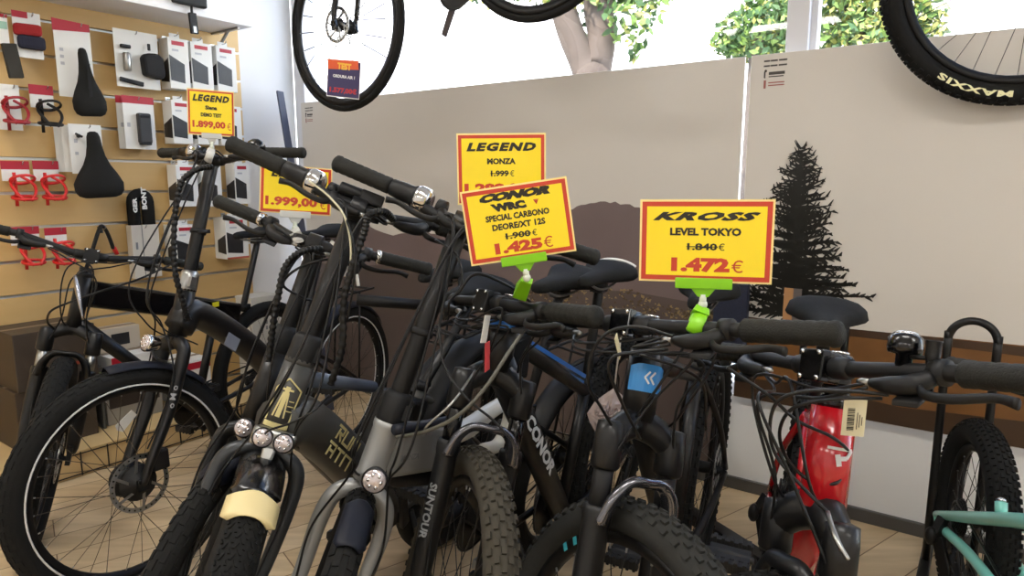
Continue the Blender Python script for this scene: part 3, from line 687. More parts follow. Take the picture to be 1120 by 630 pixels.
    def crank(s, ang=.6, L=.17, m=MATTE, ring=.075, pedal='flat', teeth=38):
        mb = MB(); lathe(mb, [(.012, -.075), (.012, .075)], s.bb, (0, 1, 0), 14); c = mb.build('crankset', m, s.root)
        mb = MB(); poly = []
        for q in range(teeth*2): r_ = ring+(.003 if q % 2 else -.002); poly.append((r_*math.cos(PI*q/teeth), r_*math.sin(PI*q/teeth)))
        prism(mb, poly, s.bb+npa([0, -.048, 0]), (1, 0, 0), (0, 0, 1), (0, .003, 0)); mb.build('chainring', DARKST, c)
        for sd in (1, -1):
            a_ = ang if sd == 1 else ang+PI; d = npa([math.cos(a_), 0, math.sin(a_)]); q0 = s.bb+npa([0, sd*.068, 0]); q1 = q0+d*L+npa([0, sd*.012, 0])
            mb = MB(); beam(mb, q0-d*.015, q1+d*.012, .014, .032, None, 0, up=np.cross([0, 1, 0], d), w2=.012, h2=.024); mb.build('crank_arm', m, c, .004)
            if pedal is None: continue
            p = q1+npa([0, sd*.062, 0]); mb = MB(); lathe(mb, [(.008, -.055), (.012, 0), (.008, .05)], p, (0, sd, 0), 10)
            if pedal == 'cage':
                for x in (-.035, .035):
                    box(mb, p+npa([x, 0, 0]), (.006, .086, .02))
                for y in (-.043, .043): box(mb, p+npa([0, y, 0]), (.072, .004, .016))
            else:
                box(mb, p, (.052, .085, .014)); box(mb, p+npa([.045, 0, 0]), (.018, .09, .022)); box(mb, p-npa([.045, 0, 0]), (.018, .09, .022))
                for k in range(5):
                    for x in (-.045, .045): box(mb, p+npa([x, -.036+.018*k, 0]), (.02, .008, .030))
            pd = mb.build('pedal', PEDAL if pedal != 'cage' else STEEL, c, .001)
            if pedal == 'amber':
                mb = MB()
                for x in (-.0565, .0565): box(mb, p+npa([x, 0, 0]), (.004, .06, .012))
                mb.build('pedal_reflector', AMBER, pd)
        # chain
        mb = MB(); r2 = .042; y = -.045; pts = []
        for t in np.linspace(-PI/2, PI/2, 10): pts.append(s.bb+npa([ring*math.cos(t), y, ring*math.sin(t)]))
        for t in np.linspace(PI/2, 3*PI/2, 10): pts.append(s.rhub+npa([r2*math.cos(t), y+.006, r2*math.sin(t)]))
        tube(mb, pts, .004, 6, None, closed=True, flat=.8); mb.build('chain', DARKST, s.root)
    def derailleur(s):
        h = s.rhub+npa([0, -.078, 0]); mb = MB(); beam(mb, h+npa([0, .01, -.01]), h+npa([.02, -.012, -.06]), .022, .026); beam(mb, h+npa([.02, -.006, -.06]), h+npa([.05, .02, -.155]), .008, .03)
        sphere(mb, h+npa([.02, -.02, -.06]), .02, 10, sc=(1.1, .8, 1.3)); dr = mb.build('derailleur', PLAS, s.root, .002)
        for q in (npa([.024, .026, -.078]), npa([.05, .03, -.15])):
            mb = MB(); poly = []
            for k in range(22): r_ = .024 if k % 2 else .020; poly.append((r_*math.cos(PI*k/11), r_*math.sin(PI*k/11)))
            prism(mb, poly, h+q, (1, 0, 0), (0, 0, 1), (0, .004, 0)); mb.build('jockey_wheel', MATTE, dr)
    def fender(s, front, ph0, ph1, W, m, gap=.014, th=.002, rad=None, name='fender', flatness=1.0, lip=True):
        c = s.hub if front else s.rhub; T = s.S if front else None; Rr = rad or s.R+gap; mb = MB(); V = []; n = 26; k = 9
        for i in range(n):
            t = ph0+(ph1-ph0)*i/(n-1); tw = min(1, .72+.28*min(i, n-1-i)/2.0)
            for j in range(k):
                u = -1+2*j/(k-1); r_ = Rr-(abs(u)**2.4)*W*.30*flatness; V.append(c+npa([math.sin(t)*r_, u*W/2*tw, math.cos(t)*r_]))
        for i in range(n):
            t = ph0+(ph1-ph0)*i/(n-1); tw = min(1, .72+.28*min(i, n-1-i)/2.0)
            for j in range(k):
                u = -1+2*j/(k-1); r_ = Rr-th-(abs(u)**2.4)*W*.30*flatness; V.append(c+npa([math.sin(t)*r_, u*(W/2*tw-th*.5), math.cos(t)*r_]))
        Fs = []; N = n*k
        for i in range(n-1):
            for j in range(k-1):
                a = i*k+j; Fs.append([a, a+1, a+k+1, a+k]); Fs.append([N+a, N+a+k, N+a+k+1, N+a+1])
            for j in (0, k-1): a = i*k+j; Fs.append([a, a+k, N+a+k, N+a])
        for i in (0, n-1):
            for j in range(k-1): a = i*k+j; Fs.append([a, N+a, N+a+1, a+1])
        mb.add(V, Fs, T); return mb.build(name, m, s.root)
    def headlight(s, h, f, r=.022, m=PLAS, L=.04, bracket=True, y=0, bm_=STEEL, dirx=None, body_chrome=False):
        c = s.st(h, f, y); d = norm(s.n if dirx is None else npa(dirx)); mb = MB()
        lathe(mb, [(r*.5, -L), (r*.8, -L*.8), (r, -L*.2), (r*1.04, 0), (r*.98, .004)], c, d, 20, s.S); hl = mb.build('headlight', CHROME if body_chrome else m, s.root)
        mb = MB(); lathe(mb, [(r*.92, .0035), (r*.85, .006), (r*.4, .009), (0, .010)], c, d, 20, s.S); mb.build('lens', LENS, hl)
        mb = MB()
        for k in range(6): t = 2*PI*k/6; sphere(mb, c+d*.007+npa([0, math.cos(t), 0])*r*.5+np.cross(d, [0, 1, 0])*math.sin(t)*r*.5, r*.16, 8, s.S)
        mb.build('led', CHROME, hl)
        if bracket:
            mb = MB(); tube(mb, spline([c-d*L*.5, c-d*L*.6-s.a*.025, s.st(h-.045, f*.5, y), s.st(h-.05, .015, y*.5)], 4), .0045, 8, s.S, flat=.6); mb.build('light_bracket', bm_, hl)
        return hl
    def kickstand(s):
        q = s.bb+npa([-.07, .045, -.01]); L = q[2]/max(.2, 1); e = npa([q[0]-.05, q[1]+.10, .012]); mb = MB(); tube(mb, [q, e], .008, 10); sphere(mb, e, .012, 8); mb.build('kickstand', MATTE, s.root)
    def rack(s, z=None, L=.34):
        z = z or 2*s.R+.06; x1 = -s.wb+.20; mb = MB()
        for y in (-.055, .055): tube(mb, [(x1, y, z), (x1-L, y, z)], .005, 8)
        for k in range(4): tube(mb, [(x1-L*k/3.2, -.055, z), (x1-L*k/3.2, .055, z)], .004, 8)
        for y in (-.065, .065): tube(mb, [(-s.wb, y, s.R), (-s.wb-.02, y*.9, z)], .0045, 8)
        mb.build('luggage_rack', MATTE, s.root)
    def tag_(s, c, sz, m, rot, name='paper_tag', T=None):
        mb = MB(); ax = [norm(r) for r in rot]; box(mb, c, (sz[0], sz[1], .0012), ax, T); return mb.build(name, m, s.root)
def saddle_mesh(mb, L, W, o=(0, 0, 0), tilt=0, T=None, groove=False):
    st = [(-.5, .30, .012, -.012), (-.47, .42, .020, -.018), (-.40, .49, .026, -.026), (-.28, .50, .026, -.030), (-.14, .40, .020, -.026), (0, .27, .014, -.022), (.14, .19, .011, -.02), (.28, .15, .010, -.018), (.42, .13, .008, -.018), (.48, .10, .004, -.016), (.5, .05, -.002, -.012)]
    V = []; n = 16; o = npa(o)
    for t, w_, top, bot in st:
        for k in range(n):
            a = 2*PI*k/n; cy, sz = math.cos(a), math.sin(a)
            y = w_*W*np.sign(cy)*abs(cy)**.8; z = (top+.012)*max(0, sz)**.75-(.012)+(bot)*max(0, -sz)*.6
            if groove and sz > .9: z -= .010*(1 if -.35 < t < .25 else 0)
            V.append(o+npa([t*L, y, z+t*L*math.tan(tilt)]))
    m = len(st); Fs = [[i*n+k, i*n+(k+1) % n, (i+1)*n+(k+1) % n, (i+1)*n+k] for i in range(m-1) for k in range(n)]
    Fs += [list(range(n)), [(m-1)*n+k for k in range(n)]]
    return mb.add(V, Fs, T)
def plane(b, px, py, y=0.0):
    M = np.array(b.M); n = M[:3, 1]; q = hit(px, py, M[:3, 3]+n*y, n); return b.loc(q)[0]
Bike.plane = plane
MTB = ([(.17, 0, .012, .008), (-.17, .5, .012, .008), (.52, .5, .012, .008), (-.52, 0, .012, .008), (.95, 0, .012, .009), (-.95, .5, .012, .009)], 78, .005)
CITY = ([(0, 0, .024, .010), (.5, .5, .020, .010), (-.5, .5, .020, .010), (.95, 0, .018, .009), (-.95, 0, .018, .009)], 58, .0022)
SHOP = 'bicycles parked in the shop'

# ---- A: far left, box-beam frame, wheel turned in
A = Bike('electric_bicycle', [-1.5492, 2.0703, -1.9459, -.0198, .8498, .3253, 1.08, 1.2605, .4179, .178, .0695, .0524, .7091, .0248, .0401, .1755],
         'leftmost electric bicycle with black box beam frame and grey suspension fork', group=SHOP)
A.wheel(True, .034, CITY, rotor=1); A.wheel(False, .026, None, rotor=0)
A.fork_susp(BLK, BLK, low=.285, spread=.068, stm=STEEL, crown_w=.024, rl=.0225)
A.headset(); A.stem(); A.handlebar(gr=.0155); A.hoses(seed=1, fwd=.09)
A.frame(BLK, seat_h=.40, rd=.024, toptube=False, bbx=-.66)
mb = MB(); beam(mb, A.HT-A.a*.06+npa([-.02, 0, 0]), A.plane(262, 342)+npa([.02, 0, 0]), .062, .092, None, 0); A_beam = mb.build('frame_beam', GLOSSBLK, A.root, .012)
mb = MB(); q = A.plane(236, 330, .034); box(mb, A.plane(236, 333, .0335), (.035, .001, .02), None); mb.build('yellow_sticker', mat('yellow_sticker', (232, 222, 40), .5), A_beam)
A.SC = A.plane(266, 336); A.sdir = norm(A.plane(282, 262)-A.SC)
A.seat(at_=None, h=.30)
A.crank(.9); A.derailleur(); A.kickstand()
A.cablepx([(190, 288, 2.36), (150, 306, 2.24), (112, 318, 2.14), (78, 330, 2.10), (56, 340, 2.10), (52, 352, 2.16), (60, 360, 2.2)], .0035, name='brake_hose')
mb = MB(); tube(mb, spline([A.px(82, 303, 2.10), A.px(86, 324, 2.06), A.px(91, 350, 2.06)], 5), np.interp(np.linspace(0, 1, 11), [0, .3, 1], [.010, .015, .006]), 10, flat=.5); mb.build('quick_release_lever', mat('polished_alloy', (170, 172, 182), .2, .9), A.root)

# ---- B: black folding bicycle, big front wheel with the white stripe
B = Bike('folding_bicycle', [-1.1079, 1.8649, -1.9211, -.0292, -.2474, .3356, 1.08, 1.2504, .4267, .147, .4168, .0067, .6055, .029, .0685, .2004],
         'black folding bicycle with white striped front tyre and spiral cable wrap', group=SHOP)
B.wheel(True, .030, CITY, line=True, rotor=1, hubr=.034, rotr=.085, spoke=mat('bronze_dark_spoke', (84, 74, 62), .4, .6)); B.wheel(False, .030, None, line=True, rotor=0, cassette=True)
fk = B.fork_rigid(BLK, r=.022, spread=.060)
mb = MB()
def wpB(V):
    out = []
    for x, y, z in V: t = y/.022; out.append(B.st(.255-x, .012, .060)+(B.n*math.cos(1.1-t)+npa([0, 1, 0])*math.sin(1.1-t))*(.0232+z))
    return npa(out)
text(mb, 'oMo', None, None, None, .016, bold=.02, warp=wpB, T=B.S, xs=1.3, space=1.5); mb.build('fork_decal', mat('pale_grey_decal', (150, 150, 152), .5), fk)
mb = MB(); box(mb, B.hub+npa([-.055, .052, .055]), (.05, .03, .06), None, B.S); mb.build('brake_caliper', PLAS, B.root, .006)
mb = MB(); prism(mb, [(-.03, -.012), (.03, -.016), (.036, 0), (.03, .014), (-.03, .010)], B.hub+npa([-.02, -.04, .17]), (.8, 0, -.6), (.6, 0, .8), (0, .004, 0), B.S); mb.build('spoke_reflector', mat('white_reflector', (215, 212, 205), .3), B.root)
B.headset(r=.027); B.handlepost(r=.0195, hinge=STEEL); B.handlebar(gr=.0165, twist=True); B.hoses(seed=2, fwd=.12)
B.frame(BLK, seat_h=.32, rd=[.044][0], head_r=.026, toptube=False, bbx=-.66, dt_curve=[(-.25, 0, .79), (-.48, 0, .63), (-.62, 0, .47)])
mb = MB(); q = B.plane(254, 374, .046); u = norm(npa([-.58, 0, -.42])); v = npa([-u[2], 0, u[0]])*-1; box(mb, q, (.062, .002, .044), (u, (0, 1, 0), np.cross(u, [0, 1, 0]))); mb.build('frame_sticker', mat('silver_grey_sticker', (134, 138, 148), .4), B.root, .004)
B.seat(at_=(-.93, 1.0)); B.crank(2.2); B.kickstand(); B.rack(); B.fender(False, -.9, 1.2, .07, NAVY)
B.fender(True, -.80, .12, .060, NAVY, gap=.014)
B.headlight(.40, .09, r=.026, body_chrome=True)
B.cablepx([(232, 182, 2.05), (214, 186, 2.0), (198, 200, 1.98), (192, 230, 1.98), (190, 268, 1.98), (192, 300, 1.99), (200, 330, 2.02), (206, 350, 2.05)], .0085, name='spiral_cable_wrap', coil=True)
mb = MB(); c0 = B.px(280, 160, 2.02); lathe(mb, [(.026, -.012), (.028, 0), (.022, .014), (.008, .022)], c0, (0, 0, 1), 16); mb.build('bell', GLOSSBLK, B.root)
mb = MB(); tube(mb, [B.px(390, 328, 2.55), B.px(466, 334, 2.62)], .022, 14); mb.build('frame_pump', PLAS, B.root)

# ---- D: black city bicycle behind the cream striped one
D_ = Bike('electric_bicycle', [-.7565, 1.3336, -2.0346, -.1457, .5135, .326, 1.08, 1.1719, .387, .1692, .257, .0283, .5309, .0066, .0817, 0],
          'black electric bicycle with round headlight and dark blue mudguard left of the cream striped one', group=SHOP)
D_.wheel(True, .028, CITY, rotor=1); D_.wheel(False, .028, None, rotor=0, cassette=True)
D_.fork_rigid(BLK, r=.016, spread=.058); D_.headset(r=.026); D_.handlepost(r=.020, collar=False); D_.handlebar(gr=.0158, ring=CHROME); D_.hoses(seed=3, fwd=.10)
D_.frame(BLK, seat_h=.36, rd=.036, head_r=.027, toptube=False, dt_curve=[(-.28, 0, .66), (-.5, 0, .42)]); mb = MB(); beam(mb, D_.bb+npa([.035, 0, .03]), D_.SC+npa([.045, 0, -.02]), .075, .085); mb.build('battery', PLAS, D_.root, .012)
D_.rack()
D_.seat(at_=(-.95, .93)); D_.crank(.4); D_.kickstand()
D_.fender(True, -.35, .08, .060, NAVY, gap=.014); D_.fender(False, -.9, 1.2, .07, PLAS)
D_.headlight(.385, .075, r=.021)
D_.cablepx([(352, 272, 1.50), (330, 275, 1.46), (312, 292, 1.45), (304, 325, 1.45), (298, 360, 1.46), (294, 395, 1.47)], .0075, name='spiral_cable_wrap', coil=True)
D_.cablepx([(388, 282, 1.52), (350, 285, 1.47), (322, 296, 1.46), (310, 312, 1.47), (330, 325, 1.5), (345, 330, 1.52)], .0028)
D_.tag_(D_.px(374, 288, 1.46), (.024, .062), GUM, ((.94, -.3, 0), (0, 0, 1), (.3, .94, 0)), 'kraft_tag'); D_.tag_(D_.px(377, 290, 1.455), (.016, .05), WHITE, ((.94, -.3, 0), (0, 0, 1), (.3, .94, 0)))
mb = MB(); box(mb, D_.px(388, 296, 1.45), (.022, .010, .034)); kf = mb.build('key_fob', PLAS, D_.root, .004)
mb = MB(); tube(mb, [D_.px(390, 300, 1.45), D_.px(392, 313, 1.45)], .0035, 8); tube(mb, [D_.px(362, 264, 1.45), D_.px(376, 276, 1.45)], .0042, 8); mb.build('key', WHITE, kf)

# ---- C: dark fat-tyred electric bicycle with cream band
C_ = Bike('electric_bicycle', [-.6799, 1.1736, -2.007, -.1792, .70, .360, 1.08, 1.1639, .387, .1603, .3374, .0267, .5937, .0132, .096, -.09],
          'charcoal fat tyred electric bicycle with cream front mudguard and lighthouse badge', group=SHOP)
C_.wheel(True, .039, None, fine=120, rotor=1, rimw=.024); C_.wheel(False, .039, None, rotor=0, cassette=True, rimw=.024)
C_.fork_rigid(GREYP, r=.0158, spread=.078, uni=True, legm=mat('dark_grey_fork_paint', (60, 62, 64), .35, .4)); C_.headset(m=GREYP, r=.030); C_.handlepost(r=.021, collar=False); C_.handlebar(gr=.0175, twist=True); C_.hoses(seed=4, fwd=.11)
fr = C_.frame(GREYP, seat_h=.36, rd=.056, head_r=.030, toptube=False, dt_curve=[(-.29, 0, .70), (-.48, 0, .52)]); mb = MB(); beam(mb, C_.bb+npa([.035, 0, .03]), C_.SC+npa([.045, 0, -.02]), .075, .085); mb.build('battery', PLAS, C_.root, .012)
C_.seat(at_=(-1.0, .90), L=.26, W=.20); C_.crank(1.2); C_.kickstand(); C_.rack()
C_.fender(False, -.9, 1.2, .10, PLAS)
q0, q1 = C_.HT-C_.a*.03, C_.plane(408, 423); C_.tubes('top_tube', BLUEGREY, [([q0, q1], [.018, .014])])
C_.fender(True, -.5, .04, .088, GLOSSBLK, gap=.009, flatness=.8); C_.fender(True, .04, .20, .092, CREAM, gap=.010, name='cream_mudguard', flatness=.8)
# letters on the down tube
mb = MB(); o = C_.plane(377, 487, .0575); u = norm(C_.plane(415, 528)-C_.plane(352, 468)); v = np.cross([0, 1, 0], u)
if v[2] < 0: v = -v
sgn = 1
def strokes(rows, o, u, v, cw, ch, gap, wd):
    for (r, c, segs) in rows:
        for (x0, y0, x1, y1) in segs:
            a = o+u*(c*(cw+gap)+x0*cw)+v*(r*(ch+gap)+y0*ch); b = o+u*(c*(cw+gap)+x1*cw)+v*(r*(ch+gap)+y1*ch); beam(mb, a-norm(b-a)*wd*.4, b+norm(b-a)*wd*.4, wd, .0012, None, 0, up=(0, 1, 0))
LR = [(0, 1, 1, 1), (1, 1, 1, .5), (1, .5, .3, .5), (.3, .72, .3, 0), (.55, .5, 1, 0)]
LU = [(0, 1, 0, 0), (0, 0, 1, 0), (1, 0, 1, 1)]
LA = [(0, 1, 1, 1), (1, 1, 1, 0), (.25, .7, .25, 0), (.25, .45, 1, .45)]
LT = [(0, 1, 1, 1), (.5, 1, .5, 0)]
LN = [(0, 0, 0, 1), (0, 1, 1, 1), (1, 1, 1, 0)]
strokes([(.6, -1.5, LR), (.6, -.4, LU), (.6, .7, LN), (-.6, -1.5, LA), (-.6, -.4, LT), (-.6, .7, LN)], o-v*.02, u, v, .030, .026, .007, .0055)
mb.build('frame_lettering', CREAMD, fr)
# lighthouse badge wrapped on the head tube
def headwarp(b, r, ang0, h0):
    def wp(V):
        out = []
        for x, y, z in V: t = ang0+x/r; out.append(b.HB+b.a*(h0+y)+(b.n*math.cos(t)+npa([0, 1, 0])*math.sin(t))*(r+z))
        return npa(out)
    return wp
def flatpoly(mb, poly, z=.0012, T=None, sub=8):
    xs = [p[0] for p in poly]; n = len(poly); mb.add([(x, y, 0) for x, y in poly]+[(x, y, z) for x, y in poly], [list(range(n)), list(range(2*n-1, n-1, -1))]+[[i, (i+1) % n, n+(i+1) % n, n+i] for i in range(n)], T, 0, False)
def strip(mb, a, b, wd, T, k=6, z=.0012):
    a, b = npa(a), npa(b); d = norm(b-a); nn = npa([-d[1], d[0]])*wd/2
    for i in range(k): p, q = a+(b-a)*i/k, a+(b-a)*(i+1)/k; flatpoly(mb, [tuple(p+nn), tuple(q+nn), tuple(q-nn), tuple(p-nn)], z, T)
mb = MB(); wp = headwarp(C_, .0325, .62, 0); hh = C_.ht
for (a, b, wd) in (((-.026, .040), (-.026, .105), .003), ((-.026, .105), (-.006, .128), .003), ((-.006, .128), (.026, .108), .003), ((.026, .108), (.022, .04), .003), ((-.004, .05), (-.002, .112), .009), ((-.014, .05), (-.008, .10), .003), ((.008, .05), (.002, .10), .003), ((-.012, .106), (.010, .106), .004), ((.008, .075), (.020, .075), .002), ((.008, .065), (.020, .065), .002), ((.008, .085), (.018, .085), .002)): strip(mb, a, b, wd, wp)
for k in range(8):
    y = .002+.0048*k
    if k != 5: strip(mb, (-.027, y), (.024, y), .0052 if k != 4 else .003, wp)
mb.build('lighthouse_badge', CREAMD, fr)
hl = C_.headlight(.400, .084, r=.019, bracket=False, y=-.020, L=.02); C_.headlight(.400, .084, r=.019, bracket=False, y=.020, L=.02)
mb = MB(); box(mb, C_.st(.400, .066), (.03, .082, .036), (C_.n, (0, 1, 0), C_.a), C_.S); beam(mb, C_.st(.388, .078), C_.st(.345, .092), .028, .012, C_.S, 0, up=C_.n, w2=.018); mb.build('light_housing', STEEL, C_.root, .006)
C_.cablepx([(430, 240, 1.40), (420, 232, 1.34), (404, 235, 1.32), (398, 255, 1.32), (386, 290, 1.32), (376, 330, 1.33), (374, 380, 1.34), (362, 420, 1.36)], .0075, name='spiral_cable_wrap', coil=True)
C_.cablepx([(338, 198, 1.38), (360, 215, 1.36), (378, 240, 1.33), (384, 280, 1.32), (378, 330, 1.33)], .0022, mat('cream_cable', (196, 190, 160), .4), 'brake_cable')
C_.cablepx([(348, 203, 1.38), (370, 225, 1.35), (386, 262, 1.31), (388, 300, 1.31), (380, 350, 1.33)], .0022)
C_.cablepx([(360, 432, 1.30), (345, 448, 1.26), (320, 462, 1.25), (296, 470, 1.26), (288, 476, 1.28)], .0022)
mb = MB(); q = C_.cl-npa([0, .03, 0]); tube(mb, [q+C_.a*.03+npa([0, t*.05-.02, 0]) for t in (0, 1)], .014, 10, C_.SB); box(mb, C_.cl+C_.a*.03+npa([0, .02, 0]), (.03, .05, .026), (C_.n, (0, 1, 0), C_.a), C_.SB); mb.build('display_unit', PLAS, C_.root, .004)

# ---- E: silver folding electric bicycle
E_ = Bike('folding_bicycle', [-.4651, 1.1745, -2.1543, -.1708, .68, .328, 1.08, 1.1934, .341, .1217, .4137, .0187, .578, .016, .0691, -.10],
          'silver folding electric bicycle with tall black handlepost and silver fork', group=SHOP)
E_.wheel(True, .029, ([(0, 0, .022, .012), (.4, .5, .028, .012), (-.4, .5, .028, .012), (.85, 0, .022, .012), (-.85, 0, .022, .012)], 54, .003), rotor=1); E_.wheel(False, .029, None, rotor=0, cassette=True)
E_.fork_rigid(SILVER, r=.0165, spread=.062, uni=True, legm=SILVER); E_.headset(r=.027); E_.handlepost(r=.0195); E_.handlebar(gr=.0172, twist=True); E_.hoses(seed=5, fwd=.11)
fr = E_.frame(BLK, seat_h=.34, rd=.02, head_r=.024, toptube=False, dt_curve=[(-.25, 0, .60), (-.45, 0, .52), (-.58, 0, .40)])
mb = MB(); lathe(mb, [(.031, 0), (.0275, .02), (.0275, E_.ht*.85), (.0295, E_.ht*.9), (.0295, E_.ht)], E_.HB, E_.a, 22); mb.build('head_tube', SILVER, fr)
mb = MB(); beam(mb, E_.HB+E_.a*.055+npa([-.02, 0, 0]), E_.plane(486, 486), .062, .105, None, 0, h2=.10); bmE = mb.build('frame_beam', SILVER, fr, .014)
mb = MB(); o = E_.plane(449, 500, .0325); text(mb, 'MONZA', o, -npa(norm(E_.plane(430, 497)-E_.plane(480, 490))), np.cross([0, 1, 0], -norm(E_.plane(430, 497)-E_.plane(480, 490)))*1, .012, bold=.03); mb.build('frame_lettering', GREYD, bmE)
E_.tubes('battery_lock_tube', NAVY, [([E_.plane(432, 470, .036), E_.plane(460, 466, .04), E_.plane(492, 460, .03)], .011)])
mb = MB(); beam(mb, E_.bb+npa([.035, 0, .03]), E_.SC+npa([.045, 0, -.02]), .075, .085); mb.build('battery', PLAS, E_.root, .012)
E_.rack()
E_.seat(at_=(-.842, .956), W=.17); E_.crank(.2, m=STEEL); E_.kickstand(); E_.fender(False, -.9, 1.2, .075, PLAS)
E_.tubes('frame_brace', mat('ivory_white_paint', (206, 204, 196), .35, coat=.3), [([E_.plane(558, 436), E_.plane(536, 450), E_.plane(512, 468), E_.plane(490, 480)], [.018, .020, .024, .02]), ([E_.plane(558, 440), E_.plane(556, 462), E_.plane(545, 486), E_.plane(528, 492)], [.016, .018, .018, .016])])
E_.fender(True, -.2, .17, .056, NAVY, gap=.010, flatness=.8)
E_.headlight(.368, .095, r=.0235, y=.008)
E_.cablepx([(476, 262, 1.36), (500, 280, 1.30), (505, 310, 1.28), (492, 330, 1.28), (490, 350, 1.3)], .0024)
E_.cablepx([(500, 322, 1.27), (520, 300, 1.27), (555, 312, 1.3), (580, 330, 1.33)], .003)
E_.cablepx([(480, 355, 1.24), (486, 400, 1.22), (510, 435, 1.20), (540, 460, 1.2), (556, 478, 1.2)], .0024)
E_.cablepx([(585, 345, 1.25), (560, 380, 1.2), (530, 425, 1.18), (500, 455, 1.18), (465, 472, 1.22), (434, 478, 1.28)], .0036, mat('grey_cable_sheath', (84, 82, 74), .45))
E_.cablepx([(520, 405, 1.28), (495, 440, 1.22), (468, 465, 1.22), (464, 475, 1.24)], .0024, STEEL)

# ---- F: black and blue mountain bicycle
F_ = Bike('mountain_bicycle', [-.1892, 1.183, -2.046, -.0848, .7254, .3544, 1.08, 1.2556, .5047, .1015, .0331, .0444, .6201, -.0062, .0213, -1.2802],
          'black and blue mountain bicycle with white tag under the carbon price sign', group=SHOP)
DUST = mat('dusty_rubber', (66, 62, 54), .9, bump=.3, bscale=90, vary=.15, spec=.2); F_.wheel(True, .030, MTB, rotor=1, tyre=DUST); F_.wheel(False, .030, MTB, rotor=1, cassette=True)
GLARCH = mat('polished_black_arch', (112, 112, 118), .12, .85)
F_.fork_susp(BLK, GLARCH, low=.36, decal='SUNTOUR', spread=.064, rl=.0215, arch_h=.038)
F_.headset(); F_.stem(); F_.handlebar(gr=.0172, gl=.118); F_.hoses(seed=6, fwd=.10)
fr = F_.frame(BLK, seat_h=.36, rd=.033, rtt=.019, head_r=.030)
tt = norm(F_.SC-F_.HT); mb = MB()
for (ya, dz) in ((.017, .010), (.012, -.013)): beam(mb, F_.HT-F_.a*.02+npa([0, ya, dz])+tt*.04, F_.SC+npa([0, ya*.8, dz*.8])-tt*.06, .003, .010)
lathe(mb, [(.0325, -.012), (.0325, .002)], F_.HT, F_.a, 20); mb.build('blue_stripe', mat('metallic_blue_stripe', (44, 112, 196), .3, .2), fr)
mb = MB(); dd = norm(F_.bb-F_.HB); text(mb, 'CONOR', F_.HB+dd*.30+npa([0, .0345, .004]), dd, np.cross([0, 1, 0], dd), .034, bold=.04, fit=.26, shear=.25); mb.build('frame_lettering', GREYW, fr)
F_.seat(at_=(-.79, .952), stripe=WHITE); F_.crank(-1.25, m=STEEL, pedal='cage'); F_.derailleur()
mb = MB(); prism(mb, [(-.05, -.055), (.055, -.02), (.06, .05), (-.055, .05)], F_.plane(540, 391, -.026)+npa([-.02, 0, 0]), (1, 0, 0), (0, 0, 1), (0, .052, 0)); mb.build('frame_bag', mat('black_nylon', (14, 14, 15), .85, spec=.2), F_.root, .008)
F_.tag_(F_.px(531, 360, 1.26), (.022, .052), WHITE, ((.95, 0, .2), (-.2, 0, .98), (0, 1, 0)), 'paper_tag')
F_.tag_(F_.px(533, 390, 1.27), (.018, .058), mat('coral_red_tag', (208, 70, 74), .5), ((.97, 0, -.12), (.12, 0, .98), (0, 1, 0)), 'red_tag')

# ---- G: black mountain bicycle with the blue head badge
G_ = Bike('mountain_bicycle', [.0923, .9193, -2.0069, -.0423, .8617, .3605, 1.0958, 1.2276, .4819, .1255, .0314, .0545, .6866, -.002, .0247, -1.3708],
          'black mountain bicycle with blue head badge under the largest right hand price sign', group=SHOP)
BP = PI/2
G_.wheel(True, .029, MTB, rotor=1, tyre=mat('grey_rubber', (46, 46, 44), .85, bump=.3, bscale=90, vary=.15, spec=.25), rimdecal=[(BP+.66, BP+.80), (BP+.85, BP+.89), (BP+.96, BP+1.0)]); G_.wheel(False, .029, MTB, rotor=1, cassette=True)
G_.fork_susp(BLK, GLARCH, low=.345, spread=.064, crown_m=BLK, rl=.0225, arch_h=.046, stm=PLAS)
G_.headset(m=GLOSSBLK); G_.stem(m=GLOSSBLK); G_.handlebar(gr=.0172, gl=.135); G_.hoses(seed=7, fwd=.12)
fr = G_.frame(BLK, seat_h=.46, rd=.026, rtt=.018, head_r=.027)
G_.tubes('blue_stay_sleeve', DBLUE, [([G_.plane(757, 450, -.045), G_.plane(754, 525, -.055)], .0105)], fr)
mb = MB(); dd = norm(G_.bb-G_.HB); beam(mb, G_.HB+dd*.16+npa([0, .027, .0]), G_.bb-dd*.1+npa([0, .0255, 0]), .002, .006, None, 0); mb.build('white_stripe', GREYW, fr)
mb = MB(); wp = headwarp(G_, .0305, .55, 0)
for k in range(10):
    x0, x1 = -.034+.0068*k, -.034+.0068*(k+1); tp = lambda x: .098-.35*max(0, abs(x)-.018); bt = .052
    flatpoly(mb, [(x0, bt), (x1, bt), (x1, tp(x1)), (x0, tp(x0))], .0015, wp)
bd = mb.build('head_badge', BLUE, fr)
mb = MB(); wp = headwarp(G_, .0322, .55, 0)
for dx in (-.006, .003):
    strip(mb, (dx+.006, .086), (dx-.002, .076), .003, wp, 2); strip(mb, (dx-.002, .076), (dx+.006, .066), .003, wp, 2)
mb.build('chevron_mark', GREYW, bd)
G_.seat(at_=(-.82, .93)); G_.crank(.7); G_.derailleur()
G_.tag_(G_.px(676, 379, 1.02), (.012, .052), TAGC, ((.75, 0, -.65), (.65, 0, .75), (0, 1, 0)), 'paper_tag')
G_.cablepx([(735, 368, 1.0), (700, 358, .98), (668, 362, .97), (648, 385, .98), (644, 420, 1.0), (660, 450, 1.06), (690, 500, 1.1)], .0026)
G_.cablepx([(730, 382, .98), (690, 386, .96), (672, 390, .96), (666, 405, .97), (680, 440, 1.0), (700, 480, 1.05)], .0026)
G_.cablepx([(795, 402, .93), (840, 432, .93), (872, 460, .94), (910, 478, .94), (928, 495, .96), (915, 505, 1.0)], .0024)
